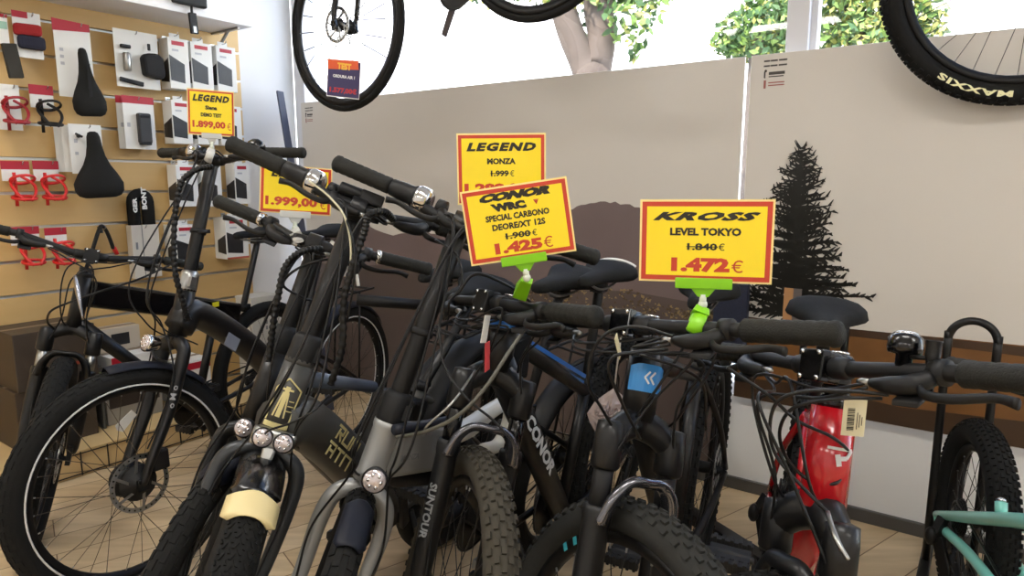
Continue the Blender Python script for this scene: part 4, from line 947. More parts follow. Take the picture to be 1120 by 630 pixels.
G_.cablepx([(700, 388, 1.02), (750, 405, 1.05), (770, 425, 1.1), (772, 470, 1.2)], .0026)

# ---- H: red mountain bicycle
H_ = Bike('mountain_bicycle', [.3402, .7792, -1.9744, -.0607, -.8576, .335, 1.0725, 1.2782, .4287, .1495, .0544, .0288, .6688, .0045, .0261, 0],
          'red mountain bicycle with bell and beige barcode tag at the right', group=SHOP)
H_.wheel(True, .028, MTB, rotor=0); H_.wheel(False, .028, MTB, rotor=1, cassette=True)
H_.fork_susp(BLK, BLK, low=.30, spread=.060, crown_w=.034, rl=.022, arch_h=.05)
H_.headset(m=GLOSSBLK); H_.stem(m=GLOSSBLK); H_.handlebar(gr=.0165, gl=.135); H_.hoses(seed=8, fwd=.12)
fr = H_.frame(REDP, seat_h=.44, rd=.026, rtt=.019, head_r=.030)
mb = MB(); wp = headwarp(H_, .0335, .35, 0)
strip(mb, (-.016, .092), (.020, .092), .004, wp); strip(mb, (.020, .092), (.012, .080), .005, wp, 3); strip(mb, (.012, .080), (-.002, .078), .006, wp, 3); strip(mb, (-.002, .084), (.002, .068), .007, wp, 3); mb.build('head_badge', GREYW, fr)
H_.seat(at_=(-.70, .92), W=.17); H_.crank(.15, pedal='amber'); H_.derailleur()
c0 = H_.S(H_.cl+npa([-.008, .125, 0])+H_.a*.03)[0]; up = norm(H_.S(H_.cl+H_.a)[0]-H_.S(H_.cl)[0])
mb = MB(); lathe(mb, [(.010, -.022), (.010, -.006), (.020, -.004), (.0215, .004), (.0205, .016), (.016, .021)], c0, up, 20); be = mb.build('bell', GLOSSBLK, H_.root)
mb = MB(); lathe(mb, [(.0165, .0205), (.012, .024), (0, .0255)], c0, up, 18); mb.build('bell_dome', CHROME, be)
c1 = H_.S(H_.cl+npa([-.008, .165, 0])+H_.a*.03)[0]; mb = MB(); lathe(mb, [(.005, -.022), (.009, -.004), (.009, .012), (.0105, .014)], c1, up, 14); tube(mb, [c0-up*.008, c1-up*.008], .003, 8); mb.build('bell_striker', PLAS, be)
tc = H_.px(934, 457, .93); X1, Y1, Z1 = H_.Mn[:3, :3]@npa([.97, -.24, 0]), H_.Mn[:3, :3]@npa([.02, 0, 1]), None
bt = H_.tag_(tc, (.029, .052), TAGC, (X1, Y1, np.cross(X1, Y1)), 'barcode_tag')
mb = MB(); nz = norm(np.cross(X1, Y1)); nz = nz if (H_.Mn[:3, :3]@npa([0, -1, 0]))@nz > 0 else -nz; r_ = random.Random(3); x = -.004
for k in range(16):
    wd = r_.choice((.0006, .001, .0016)); box(mb, tc+X1*-.004+Y1*(-.018+.0021*k)+nz*.0009, (.009, wd, .0004), (X1, Y1, nz))
for k in range(3): box(mb, tc+X1*(.004+.003*k)+Y1*-.004+nz*.0009, (.001, .024-.006*k, .0004), (X1, Y1, nz))
mb.build('barcode', SINK, bt)
mb = MB(); tube(mb, spline([H_.px(905, 560, .90), H_.px(915, 590, .86), H_.px(928, 612, .84)], 5), np.interp(np.linspace(0, 1, 11), [0, .3, .35, 1], [.0035, .0035, .0045, .0025]), 8); mb.build('brake_noodle', STEEL, H_.root)
H_.cablepx([(972, 432, .86), (930, 428, .88), (880, 428, .90), (850, 440, .92), (842, 470, .94), (850, 500, .95), (880, 535, .92), (905, 560, .90)], .0026)
H_.cablepx([(965, 436, .88), (920, 436, .90), (870, 445, .93), (853, 470, .96), (860, 500, .98), (885, 525, .97), (915, 528, .95), (926, 505, .98)], .0026)

# ---- I: mint bicycle at the right edge
ox, oy = .94*.066, -.342*.066
I_ = Bike('bicycle', [1.205+ox-.95*.342, 1.776+oy-.95*.94, math.radians(-110), -.03, .1, .275, .95, 1.22, .33, .14, .12, .03, .56, .03, .06, 0],
          'mint green bicycle with small wheels at the lower right edge', group=SHOP)
I_.wheel(True, .036, MTB, rotor=0); I_.wheel(False, .036, MTB, rotor=1, cassette=True)
I_.fork_rigid(MINT, r=.014, spread=.055); I_.headset(); I_.handlepost(collar=False); I_.handlebar()
dr = I_.plane(1025, 563, -.066); m1 = I_.plane(1062, 566, -.058); m2 = I_.plane(1135, 573, -.052); sx = I_.plane(1185, 560, 0)[0]
I_.bb = npa([sx+.06, 0, .25]); I_.SC = npa([sx, 0, .62]); I_.sdir = norm(I_.SC-I_.bb)
fr = I_.tubes('frame', MINT, [([I_.HB, I_.HT], .022), ([npa([sx, 0, .50]), I_.HB+I_.a*.05], .019), ([I_.bb, I_.SC], .0165), ([I_.HB+I_.a*.02, npa([-.3, 0, .36]), I_.bb], .02)])
for sd in (-1, 1):
    k = npa([1, -sd, 1])
    I_.tubes('stay', MINT, [([dr*k, m1*k, m2*k, npa([sx, sd*.012, .50])], [.012, .0155, .0165, .0165])], fr)
    I_.tubes('stay', MINT, [([dr*k, npa([dr[0]+.06, sd*.062, dr[2]-.012]), npa([dr[0]+.30, sd*.045, .262]), I_.bb], [.011, .013, .0135, .014])], fr)
q0 = I_.plane(1095, 566, -.054); q1 = I_.plane(1095, 549, -.054); I_.tubes('brake_boss', MINT, [([q0, q1], .0125)], fr)
mb = MB(); lathe(mb, [(.010, 0), (.010, .006), (.006, .010)], q1, norm(q1-q0), 14); mb.build('boss_bolt', CHROME, fr)
I_.seat(h=.12, W=.14); I_.crank(.8, L=.14, ring=.055); I_.derailleur()

# ================================================================== price signs
def price_sign(label, px, py, d, wpx, hpx, roll, lines, clip=None, clipm=LIME, tilt=0.0, yaw=0.0, card=YEL, border=SRED, edge=SEDGE, bw_=.055, cname='price_sign', post=None):
    c = at(px, py, d); r = ray(px, py); h = norm([r[0], r[1], 0]); h = npa([h[0]*math.cos(yaw)-h[1]*math.sin(yaw), h[0]*math.sin(yaw)+h[1]*math.cos(yaw), 0])
    u0 = norm(np.cross(h, Z)); n = norm(-h*math.cos(tilt)+Z*math.sin(tilt)); v0 = np.cross(n, u0)
    u = u0*math.cos(roll)+v0*math.sin(roll); v = -u0*math.sin(roll)+v0*math.cos(roll); W, H_ = wpx*d/F_PX, hpx*d/F_PX
    e = empty(cname, c); tag(e, label, 'sign', 'price signs')
    mb = MB(); box(mb, -n*.0008, (W, H_, .0016), (u, v, n)); mb.build('sign_edge', edge, e)
    mb = MB(); box(mb, n*.0006, (W*.965, H_*.95, .001), (u, v, n)); mb.build('border', border, e)
    b = bw_*W*1.35; mb = MB(); box(mb, n*.0010, (W*.965-b, H_*.95-b, .001), (u, v, n)); mb.build('card', card, e)
    for (tx, fy, fh, fw, m, kw) in lines:
        kw = dict(kw); strike = kw.pop('strike', 0); fx = kw.pop('fx', 0); lift = kw.pop('lift', 0); mb = MB(); o = n*(.0016+lift)+v*(.5-fy)*H_+u*fx*W
        if tx == '<tri>':
            q = fh*H_; prism(mb, [(-q*.6, q*.5), (q*.6, q*.5), (0, -q*.6)], o, u, v, n*.0005); prism(mb, [(-q*.75, q*.75), (q*.75, q*.75), (q*.6, q*.55), (-q*.6, q*.55)], o, u, v, n*.0004)
        else: text(mb, tx, o, u, v, fh*H_, fit=fw*W, th=.0006, **kw)
        if strike: box(mb, o+n*.0006, (fw*W*1.05, fh*H_*.12, .0004), (u, v, n))
        mb.build('lettering', m, e)
    if clip is not None:
        cp = at(*clip)-c; bt = -v*H_*.5
        mb = MB(); box(mb, bt-v*.001+n*.004, (W*.43, .016, .008), (u, v, n)); box(mb, bt-v*.001-n*.005, (W*.43, .016, .006), (u, v, n)); beam(mb, bt-v*.007, bt-v*.022, W*.20, .008, None, 0, up=n, w2=.016)
        cl = mb.build('sign_clip', clipm, e, .0015)
        nk = bt-v*.020; mb = MB(); tube(mb, [nk+v*.002, nk-v*.014], .0055, 10); sphere(mb, nk-v*.014, .0075, 10); mb.build('swivel', mat('white_swivel', (214, 220, 205), .4), cl)
        if np.linalg.norm(cp-nk) > .02:
            mb = MB(); up = norm(nk-v*.018-cp); a0 = nk-v*.018
            beam(mb, a0, cp+up*.012, .020, .010, None, 0, up=n, w2=.026, h2=.030)
            for k in range(9):
                t = math.radians(-35+k*250/8); pass
            pts = [cp+n*.017*math.cos(t)+up*.017*math.sin(t) for t in np.linspace(math.radians(60), math.radians(-250), 12)]
            tube(mb, pts, .012, 8, None, 0, flat=.32, up=u); mb.build('clip_jaw', clipm, cl, .001)
    return e
K1 = dict(bold=.03)
price_sign('largest yellow price sign, for 1.472 euro, held by a lime clip', 771, 264, 1.02, 141, 91, math.radians(.5),
    [('KROSS', .20, .105, .80, SINK, dict(bold=.06, shear=.45, space=1.15)), ('LEVEL TOKYO', .385, .095, .53, SINK, dict(bold=.05)), ('1.840', .565, .085, .225, SINK, dict(bold=.035, strike=1, fx=-.02)), ('€', .565, .085, .045, SINK, dict(bold=0, fx=.125)),
     ('1.472', .785, .175, .44, SRED, dict(bold=.06, fx=-.03)), ('€', .795, .15, .085, SRED, dict(bold=0, fx=.245))], (762, 352, 1.03))
price_sign('tilted yellow price sign for 1.425 euro, held by a lime clip', 567, 242.5, 1.17, 117, 82, math.radians(8.5),
    [('CONOR', .135, .115, .66, SINK, dict(bold=.09, shear=.35)), ('WRC', .275, .11, .34, SINK, dict(bold=.09, shear=-.2, fx=-.07)), ('<tri>', .275, .05, 0, SRED, dict(fx=.19)), ('SPECIAL CARBONO', .41, .085, .60, SINK, dict(bold=.045)),
     ('DEORE/XT 12S', .535, .085, .50, SINK, dict(bold=.045)), ('1.900', .67, .085, .235, SINK, dict(bold=.035, strike=1, fx=-.02)), ('€', .67, .085, .045, SINK, dict(bold=0, fx=.135)), ('1.425', .82, .15, .45, SRED, dict(bold=.06, fx=-.03)), ('€', .82, .15, .085, SRED, dict(bold=0, fx=.25))], (569, 322, 1.26))
price_sign('yellow price sign marked down from 1.999 euro, half hidden behind the tilted sign', 548.5, 185, 1.38, 97, 77, math.radians(.5),
    [('LEGEND', .19, .12, .78, SINK, dict(bold=.06, shear=.25, space=1.2)), ('MONZA', .39, .085, .32, SINK, dict(bold=.05)), ('1.999', .56, .085, .20, SINK, dict(bold=.04, strike=1, fx=-.02)), ('€', .56, .085, .045, SINK, dict(bold=0, fx=.12)),
     ('1.299,00', .78, .165, .72, SRED, dict(bold=.06, fx=-.06)), ('€', .78, .15, .08, SRED, dict(bold=0, fx=.38))], (548, 262, 1.40), CLEARP)
price_sign('yellow price sign for 1.999,00 euro behind a black handlebar', 324, 208, 1.62, 75, 52, math.radians(-4.5),
    [('LEGEND', .17, .16, .70, SINK, dict(bold=.06, shear=.25, space=1.2)), ('1.999,00', .76, .22, .72, SRED, dict(bold=.05, fx=-.06)), ('€', .77, .20, .08, SRED, dict(bold=0, fx=.38))], (326, 262, 1.545), CLEARP)
price_sign('small square yellow price sign for 1.899,00 euro in front of the slatted wall', 231, 123.5, 2.08, 47, 49, math.radians(-2.5),
    [('LEGEND', .19, .15, .78, SINK, dict(bold=.06, shear=.25, space=1.2)), ('Siena', .39, .09, .25, SINK, dict(bold=.05)), ('DEMO TEST', .55, .085, .44, SINK, dict(bold=.05)), ('1.899,00', .77, .18, .70, SRED, dict(bold=.05, fx=-.05)), ('€', .78, .16, .08, SRED, dict(bold=0, fx=.38))], (229, 171, 2.10), CLEARP)

# ================================================================== hanging bicycles
def hang_M(front_hub, fwd, R):
    X = norm(fwd); Y = norm(np.cross(Z, X)); Zv = np.cross(X, Y); o = npa(front_hub)-Zv*R
    return Matrix(((X[0], Y[0], Zv[0], o[0]), (X[1], Y[1], Zv[1], o[1]), (X[2], Y[2], Zv[2], o[2]), (0, 0, 0, 1)))
def hangers(b, xs, label):
    for k, (x, z) in enumerate(xs):
        p = np.array(b.M)@npa([x, 0, z, 1]); p = p[:3]; e = empty('ceiling_hook', (p[0], p[1], CEIL)); tag(e, label[k], 'hook', 'bicycle hooks on the ceiling')
        mb = MB(); L = p[2]-CEIL; tube(mb, spline([npa([0, 0, 0]), npa([0, 0, L*.5]), npa([0, 0, L+.02]), npa([.0, .0, L-.015])+BWN*.018, npa([0, 0, L+.01])+BWN*.04], 5), .006, 8); lathe(mb, [(.03, -.006), (.03, 0)], (0, 0, 0), Z, 14); mb.build('hook', DARKST, e)
R1 = [0, 0, 0, 0, 0, .34, .985, 1.27, .38, .15, .02, .09, .42, 0, 0, 0]
fwd1 = norm(npa([-.80, .575, -.24])); J = Bike('road_bicycle', R1, 'black road bicycle hanging above the grey landscape board with a dark blue price tag', group='bicycles hanging from the ceiling', M=hang_M(at(377, 29, 2.78), fwd1, .34))
DKG = mat('grey_brown_carbon', (74, 66, 66), .4)
J.wheel(True, .014, None, rotor=1, rotr=.072, rimh=.03, rimw=.011, nsp=24, spr=.0019); J.wheel(False, .014, None, rotor=1, cassette=True, rimh=.03, rimw=.011, nsp=24, spr=.0019)
J.fork_rigid(GLOSSBLK, r=.017, spread=.05); J.headset(); J.stem(); J.frame(GLOSSBLK, seat_h=.50, rd=.024, rtt=.017); J.seat(L=.25, W=.13); J.crank(PI/2+.75, m=DKG, ring=.082, pedal=None); J.derailleur()
mb = MB(); P = []
for sd in (1, -1):
    c = J.cl+npa([0, sd*.20, 0]); tube(mb, spline([J.cl, J.cl+npa([0, sd*.17, 0]), c+npa([.05, 0, 0]), c+npa([.085, 0, -.03]), c+npa([.07, 0, -.09]), c+npa([.0, 0, -.125]), c+npa([-.05, 0, -.125])], 5), .0125, 10)
mb.build('drop_handlebar', MATTE, J.root)
hangers(J, ((-.32, .93), (-.80, .86)), ('ceiling hook over the front of the hanging road bicycle', 'ceiling hook over the saddle of the hanging road bicycle'))
ORANGE = mat('orange_print', (232, 92, 40), .5); DKB = mat('dark_indigo_print', (58, 48, 92), .5)
tg = price_sign('dark blue and orange price tag hanging inside the road bicycle front wheel', 376, 86.5, 2.70, 35, 40, math.radians(-5),
    [('TEST', .17, .18, .42, mat('yellow_print', (250, 190, 60), .5), dict(bold=.06, lift=.0006)), ('ORDURA AIR 1', .44, .085, .66, WHITE, dict(bold=.05)), ('1.577,00€', .82, .17, .82, RED, dict(bold=.05))], None, CLEARP, card=DKB, border=mat('violet_print', (92, 50, 88), .5), edge=WHITE, bw_=.02, cname='price_tag')
r0 = npa(tg.location); mb = MB(); h = norm([ray(376, 86)[0], ray(376, 86)[1], 0]); u = norm(np.cross(h, Z)); box(mb, -h*.0017+Z*.055, (.118, .036, .0004), (u, Z, -h)); mb.build('orange_band', ORANGE, tg)
mb = MB()
for sx in (-.03, .02): tube(mb, [u*sx+Z*.07, u*sx*.4+Z*.2], .0009, 5)
mb.build('string', WHITE, tg)
R2 = [0, 0, 0, 0, .353, .37, 1.12, 1.19, .50, .11, .03, .05, .72, .01, .03, 1.25]
fwd2 = norm(npa([-.77, .638, 0])); Q = Bike('mountain_bicycle', R2, 'mountain bicycle with knobby tyre hanging above the beige landscape board', group='bicycles hanging from the ceiling', M=hang_M((1.4367, 1.9882, 1.7874), fwd2, .37))
YW = mat('pale_yellow_lettering', (240, 236, 190), .5)
Q.wheel(True, .030, MTB, rotor=1, rimh=.024, rimw=.016, lettering=[('MAXXIS', -PI/2+.34, .018, False, YW, 1, .37-.030)]); Q.wheel(False, .030, MTB, rotor=1, cassette=True)
Q.fork_susp(BLK, BLK, low=.35); Q.headset(); Q.stem(); Q.handlebar(); Q.frame(BLK); Q.seat(); Q.crank(.3); Q.derailleur()
mb = MB(); mb2 = MB()
hangers(Q, ((-.42, .96), (-.86, .90)), ('ceiling hook over the front of the hanging mountain bicycle', 'ceiling hook over the saddle of the hanging mountain bicycle'))

# ================================================================== bicycle stands along the boards
def hoop(px0, px1, pyt, label):
    (sa, za), (sb, zb) = bwp(px0, pyt+30, .22), bwp(px1, pyt+30, .22); zt = bwp((px0+px1)/2, pyt, .22)[1]; s0 = (sa+sb)/2; hw = abs(sa-sb)/2
    e = empty('bicycle_stand', bw(s0, 0, .22)); tag(e, label, 'stand', 'black hoop stands'); mb = MB(); pts = [BWD*hw+Z*.03, BWD*hw+Z*(zt-hw*1.6), BWD*hw+Z*(zt-hw)]
    pts += [BWD*hw*math.cos(t)+Z*(zt-hw+hw*math.sin(t)) for t in np.linspace(.25, PI-.25, 8)]+[-BWD*hw+Z*(zt-hw), -BWD*hw+Z*(zt-hw*1.6), -BWD*hw+Z*.03]
    tube(mb, spline(pts, 4), .0115, 12); mb.build('hoop', BLK, e)
    for sd in (1, -1):
        mb = MB(); beam(mb, BWD*hw*sd+BWN*-.16+Z*.016, BWD*hw*sd+BWN*.30+Z*.016, .03, .03); mb.build('foot', BLK, e, .003)
    mb = MB(); beam(mb, BWD*hw+Z*.10, -BWD*hw+Z*.10, .02, .02); mb.build('crossbar', BLK, e)
hoop(880, 925, 331, 'black hoop of a bicycle stand behind the red bicycle saddle')
hoop(1036, 1091, 351, 'black hoop of a bicycle stand behind the bell')
mb = MB(); a, b = at(800, 578, 2.24), at(872, 606, 2.0); a[2] = b[2] = .022; o = (a+b)/2; e = empty('floor_rail', (o[0], o[1], 0)); tag(e, 'black steel floor rail below the red bicycle rear wheel', 'rail')
beam(mb, a-npa([o[0], o[1], 0])-norm(b-a)*.25, b-npa([o[0], o[1], 0])+norm(b-a)*.1, .05, .04); mb.build('rail', BLK, e, .003)

# ================================================================== goods on the slatted wall
HOOKM = mat('chrome_hook_wire', (190, 190, 188), .2, .9)
def hook(s, z, out, what):
    e = empty('display_hook', lw(s, z, .022)); tag(e, 'chrome display hook holding the '+what, 'hook', 'display hooks on the slatted wall')
    mb = MB(); tube(mb, spline([Z*.0, LWN*out*.5, LWN*out, LWN*(out+.012)+Z*.012], 4), .0026, 7); mb.build('prong', HOOKM, e)
    mb = MB(); box(mb, Z*-.006+LWN*.002, (.024, .03, .003), (LWD, Z, LWN)); mb.build('mount_plate', HOOKM, e)
def item(name, label, cat, x0, y0, x1, y1, out, th=.0016, m=WHITE, group=None, hookname=None, hx=.5, part='backing_card', hz=-.014):
    """thing whose flat front covers the pixel box, standing `out` from the wall"""
    s0, zt = lwp(x0, y0, out); s1, _ = lwp(x1, y0, out); _, zb = lwp((x0+x1)/2, y1, out); _, zt = lwp((x0+x1)/2, y0, out)
    W, H_ = s1-s0, zt-zb; e = empty(name, lw((s0+s1)/2, zb, out)); tag(e, label, cat, group)
    mb = MB(); box(mb, Z*H_/2-LWN*th/2, (W, H_, th), (LWD, Z, LWN)); mb.build(part, m, e, .0006 if th < .01 else .001)
    if hookname: hook((s0+s1)/2+W*(hx-.5), zt+hz, out-.018, hookname)
    L = lambda fx, fz, o=0.0: LWD*(fx-.5)*W+Z*fz*H_+LWN*o
    return e, W, H_, L
def patch(e, name, poly, L, m, o=.0004, d=.0005):
    mb = MB(); P = [L(x, y, o) for x, y in poly]; n = len(P); mb.add(P+[p+LWN*d for p in P], [list(range(n)), list(range(2*n-1, n-1, -1))]+[[i, (i+1) % n, n+(i+1) % n, n+i] for i in range(n)], None, 0, False); return mb.build(name, m, e)
R4 = lambda a, b, c, d: [(a, c), (b, c), (b, d), (a, d)]
DPIC = mat('dark_picture_print', (38, 38, 40), .4, vary=.4, vscale=60)
SOFT = mat('black_woven_fabric', (26, 27, 29), .9, bump=.4, bscale=400)
FAINT = mat('faint_grey_print', (182, 184, 190), .6)
REDH = mat('crimson_header_print', (176, 28, 48), .45)
# cartons
cart = [('top', 'first', 183, 42, 205, 97), ('top', 'second', 208, 47, 231, 98), ('top', 'third', 236, 51, 257, 100),
        ('second', 'first', 187, 110, 208, 157), ('second', 'second', 214, 112, 236, 158), ('second', 'third', 240, 116, 263, 159),
        ('third', 'first', 192, 180, 215, 226), ('third', 'second', 220, 180, 241, 226), ('third', 'third', 256, 179, 272, 223),
        ('lowest', 'first', 191, 246, 214, 292), ('lowest', 'second', 246, 238, 270, 283)]
for i, (row, nth, x0, y0, x1, y1) in enumerate(cart):
    e, W, H_, L = item('carton', f'white carton with dark picture, {nth} from the left in the {row} row of cartons', 'carton', x0, y0, x1, y1, .135, .085 if row != 'lowest' else .11, WHITE, 'white cartons on the slatted wall', f'{nth} carton of the {row} row', .45, 'carton_body', .013)
    patch(e, 'printed_picture', [(.04, .16), (.74, .12), (.76, .50), (.02, .66)], L, DPIC); patch(e, 'printed_logo', R4(.18, .80, .86, .94), L, REDH)
    patch(e, 'printed_text', R4(.18, .50, .74, .78), L, FAINT)
    mb = MB(); box(mb, L(.45, 1.05, -.02), (W*.5, H_*.10, .001), (LWD, Z, LWN)); mb.build('hanging_tab', WHITE, e)
    mb = MB(); prism(mb, [(-.0795, .16), (-.005, .12), (-.005, .60), (-.0795, .45)], L(-.004, 0, 0), LWN, Z*H_, -LWD*.0005); mb.build('printed_picture', DPIC, e)
    if row == 'lowest' and nth == 'second': patch(e, 'red_edge', R4(0, 1, 0, .045), L, mat('red_brown_edge', (180, 84, 62), .5))
# saddles on cards
def saddle_on(e, L, fx, fz, Lg, W, rot, o, groove=False, name='saddle'):
    c, sn = math.cos(rot), math.sin(rot); base = L(fx, fz, o)
    def T(V): V = npa(V); return base+np.outer(V[:, 0], Z*c-LWD*sn)+np.outer(V[:, 1], LWD*c+Z*sn)+np.outer(V[:, 2], LWN)
    mb = MB(); saddle_mesh(mb, Lg, W, T=T, groove=groove); return mb.build(name, SADDLE, e)
e, W, H_, L = item('saddle_pack', 'narrow black saddle on a white card with red header', 'saddle', 57, 24, 97, 106, .10, .0016, WHITE, None, 'narrow saddle on a white card', .75)
patch(e, 'header', [(-.02, .86), (1, .90), (1, 1.0), (-.02, 1.02)], L, REDH); sd = saddle_on(e, L, .66, .20, .285, .135, .05, .05)
mb = MB(); 
c0 = L(.66, .20, .05+.020)
for sd_ in (1,): 
    mb.add([c0+Z*z+LWD*x+LWN*(.0055-.008*abs(z)/.1*.3) for x, z in ((-.009, -.10), (.007, -.10), (.006, .075), (-.004, .075))], [[0, 1, 2, 3]], None, 0, False)
    mb.add([c0+Z*z+LWD*x+LWN*(-.002) for x, z in ((-.009, -.10), (.007, -.10), (.006, .075), (-.004, .075))], [[0, 1, 2, 3]], None, 0, False)
mb.build('saddle_groove', SOFT, e)
for k in range(3): patch(e, 'printed_mark', R4(.12, .22, .60-.09*k, .64-.09*k), L, FAINT)
for k, (dx, ly) in enumerate(((-17, 'rearmost'), (-9, 'middle'))):
    e, W, H_, L = item('saddle_card', f'{ly} white card of the stack behind the wide saddle', 'card', 75+dx, 137, 100+dx, 188, .06+.03*k, .0016, WHITE, 'saddle cards')
e, W, H_, L = item('saddle_pack', 'wide black saddle on a white card with grey prints', 'saddle', 74, 136, 110, 190, .13, .0016, WHITE, None, 'wide saddle on a white card', .62)
saddle_on(e, L, .62, .18, .285, .205, .04, .055); patch(e, 'printed_mark', R4(.14, .24, .38, .44), L, FAINT); patch(e, 'printed_mark', R4(.14, .24, .62, .70), L, FAINT)
mb = MB(); lathe(mb, [(.004, 0), (.009, .01), (.004, .03)], L(.24, .76, .004), LWN, 10); beam(mb, L(.14, .80, .02), L(.34, .74, .02), .008, .008); mb.build('clamp', PLAS, e)
# tool and pouch card
e, W, H_, L = item('tool_kit', 'white card with black saddle bag, repair tools and tyre lever', 'tool kit', 123, 34, 171, 96, .10, .0016, WHITE, None, 'saddle bag kit', .5)
mb = MB(); prism(mb, [(-.045, -.05), (.03, -.062), (.05, -.045), (.046, .035), (.02, .055), (-.035, .05), (-.052, .03)], L(.78, .42, .002), LWD, Z, LWN*.05); mb.build('saddle_bag', SOFT, e, .012)
mb = MB(); box(mb, L(.74, .74, .02), (.012, .03, .008), (LWD, Z, LWN)); mb.build('strap', PLAS, e, .002)
mb = MB(); lathe(mb, [(.014, -.04), (.017, -.035), (.017, .035), (.014, .04)], L(.22, .43, .018), Z, 14); mb.build('gas_cartridge', STEEL, e)
mb = MB(); box(mb, L(.22, .70, .014), (.045, .016, .016), (LWD, Z, LWN)); mb.build('valve_head', PLAS, e, .004)
mb = MB(); beam(mb, L(.05, .13, .008), L(.58, .07, .008), .02, .010, None, 0, up=LWN); mb.build('tyre_lever', PLAS, e, .003)
# pump cards with red header
for k, (dx, out, nm) in enumerate(((-7, .06, 'rear white card with red header behind the grey pump card'), (0, .10, 'white card with red header and black hand pump'))):
    e, W, H_, L = item('pump_pack', nm, 'pump', 133+dx, 106, 167+dx, 163, out, .0016, WHITE, 'pump cards', 'front pump card' if k else None, .5)
    patch(e, 'header', R4(-.01, 1.01, .87, 1.01), L, REDH); patch(e, 'printed_mark', R4(.10, .20, .42, .5), L, FAINT)
    if k:
        mb = MB(); box(mb, L(.58, .40, .018), (W*.42, H_*.58, .03), (LWD, Z, LWN)); mb.build('pump_body', mat('dark_grey_pump', (42, 43, 46), .5), e, .008)
        mb = MB(); box(mb, L(.58, .62, .034), (W*.30, H_*.05, .004), (LWD, Z, LWN)); box(mb, L(.58, .14, .018), (W*.34, H_*.12, .026), (LWD, Z, LWN)); mb.build('pump_cap', PLAS, e, .003)
# folded cloth pack and the narrow pack at the edge
e, W, H_, L = item('neck_warmer', 'red and navy folded neck warmer on a white card', 'clothing', 12, 13, 43, 63, .10, .0016, WHITE, None, 'red and navy neck warmer', .7)
patch(e, 'header', R4(0, .55, .86, 1.0), L, REDH)
mb = MB(); box(mb, L(.46, .60, .014), (W*1.0, H_*.26, .03), (LWD+Z*.05, Z, LWN)); mb.build('red_roll', mat('red_knit_fabric', (150, 30, 32), .9, bump=.4, bscale=150), e, .012)
mb = MB(); box(mb, L(.55, .33, .016), (W*.98, H_*.30, .034), (LWD, Z, LWN)); mb.build('navy_roll', mat('navy_knit_fabric', (32, 34, 52), .9, bump=.4, bscale=150), e, .014)
e, W, H_, L = item('glove_pack', 'narrow pack at the left edge with pale green print and dark strap', 'pack', -14, 14, 7, 47, .10, .0016, WHITE, None, 'narrow pack at the left edge', .8)
patch(e, 'printed_mark', R4(.55, .95, .5, .75), L, mat('pale_green_print', (150, 190, 170), .5)); patch(e, 'header', R4(.2, 1, .88, 1.0), L, REDH)
mb = MB(); beam(mb, L(.86, .02, .012), L(1.1, -1.12, .012), .052, .02, None, 0, up=LWN); mb.build('strap', mat('olive_black_strap', (44, 42, 36), .8), e, .004)
# bottle cages
def cage(e, L, W, H_, m, o=.02, sc=1.0):
    mb = MB(); c = lambda x, z, y=0: L(.5, 0, o)+LWD*x*sc+Z*z*sc+LWN*y*sc
    tube(mb, [c(-.012, -.02, 0), c(-.010, .06, 0), c(-.012, .10, .0)], .0075, 8, flat=.6)
    for z, up in ((.075, .03), (.01, -.012)):
        pts = [c(.037*math.cos(t), z+up*math.sin(t)*.5, .037+.037*math.sin(t)) for t in np.linspace(-PI/2, 1.5*PI, 17)][:-1]
        tube(mb, pts, .0062, 8, closed=True, flat=.7)
    for sd in (-1, 1): tube(mb, spline([c(sd*.01, .085, .0), c(sd*.034, .06, .03), c(sd*.03, .03, .06), c(sd*.01, .0, .07)], 4), .006, 8)
    return mb.build('bottle_cage', m, e)
CR, CR2 = mat('dark_red_plastic', (150, 26, 40), .35), mat('bright_red_plastic', (206, 34, 34), .35)
shorts = iter(('dark red bottle cage', 'black bottle cage', 'left bright red bottle cage beside the saddle', 'right bright red bottle cage beside the saddle', 'red bottle cage behind the leftmost grip', 'red bottle cage above the leftmost fork'))
for (x0, y0, x1, y1, cm, lb, hd, sc) in ((-6, 92, 20, 142, CR, 'dark red bottle cage on a white card at the left edge', 0, 1.15), (31, 93, 57, 118, PLAS, 'black bottle cage on a small red headed card', 1, 1.15),
                               (0, 176, 31, 198, CR2, 'bright red bottle cage, left one of the pair beside the wide saddle', 1, 1.15), (35, 176, 63, 198, CR2, 'bright red bottle cage, right one of the pair beside the wide saddle', 1, 1.15),
                               (10, 248, 42, 268, CR2, 'bright red bottle cage behind the leftmost handlebar grip', 1, 1.1), (48, 249, 72, 268, CR2, 'bright red bottle cage on a crimson headed card above the fork of the leftmost bicycle', 1, 1.1)):
    short = next(shorts)
    e, W, H_, L = item('bottle_cage', lb, 'bottle cage', x0, y0, x1, y1, .075, .0016, WHITE, 'bottle cages', short, .75)
    if hd: patch(e, 'header', R4(-.01, 1.01, .58 if y1-y0 < 30 else .8, 1.0), L, REDH)
    mb0 = L; L2 = (lambda fx, fz, o=0.0, H_=H_, L=L, hd=hd: L(fx, fz, o)-Z*(.08 if hd else -.02)); cage(e, L2, W, H_, cm, sc=sc)
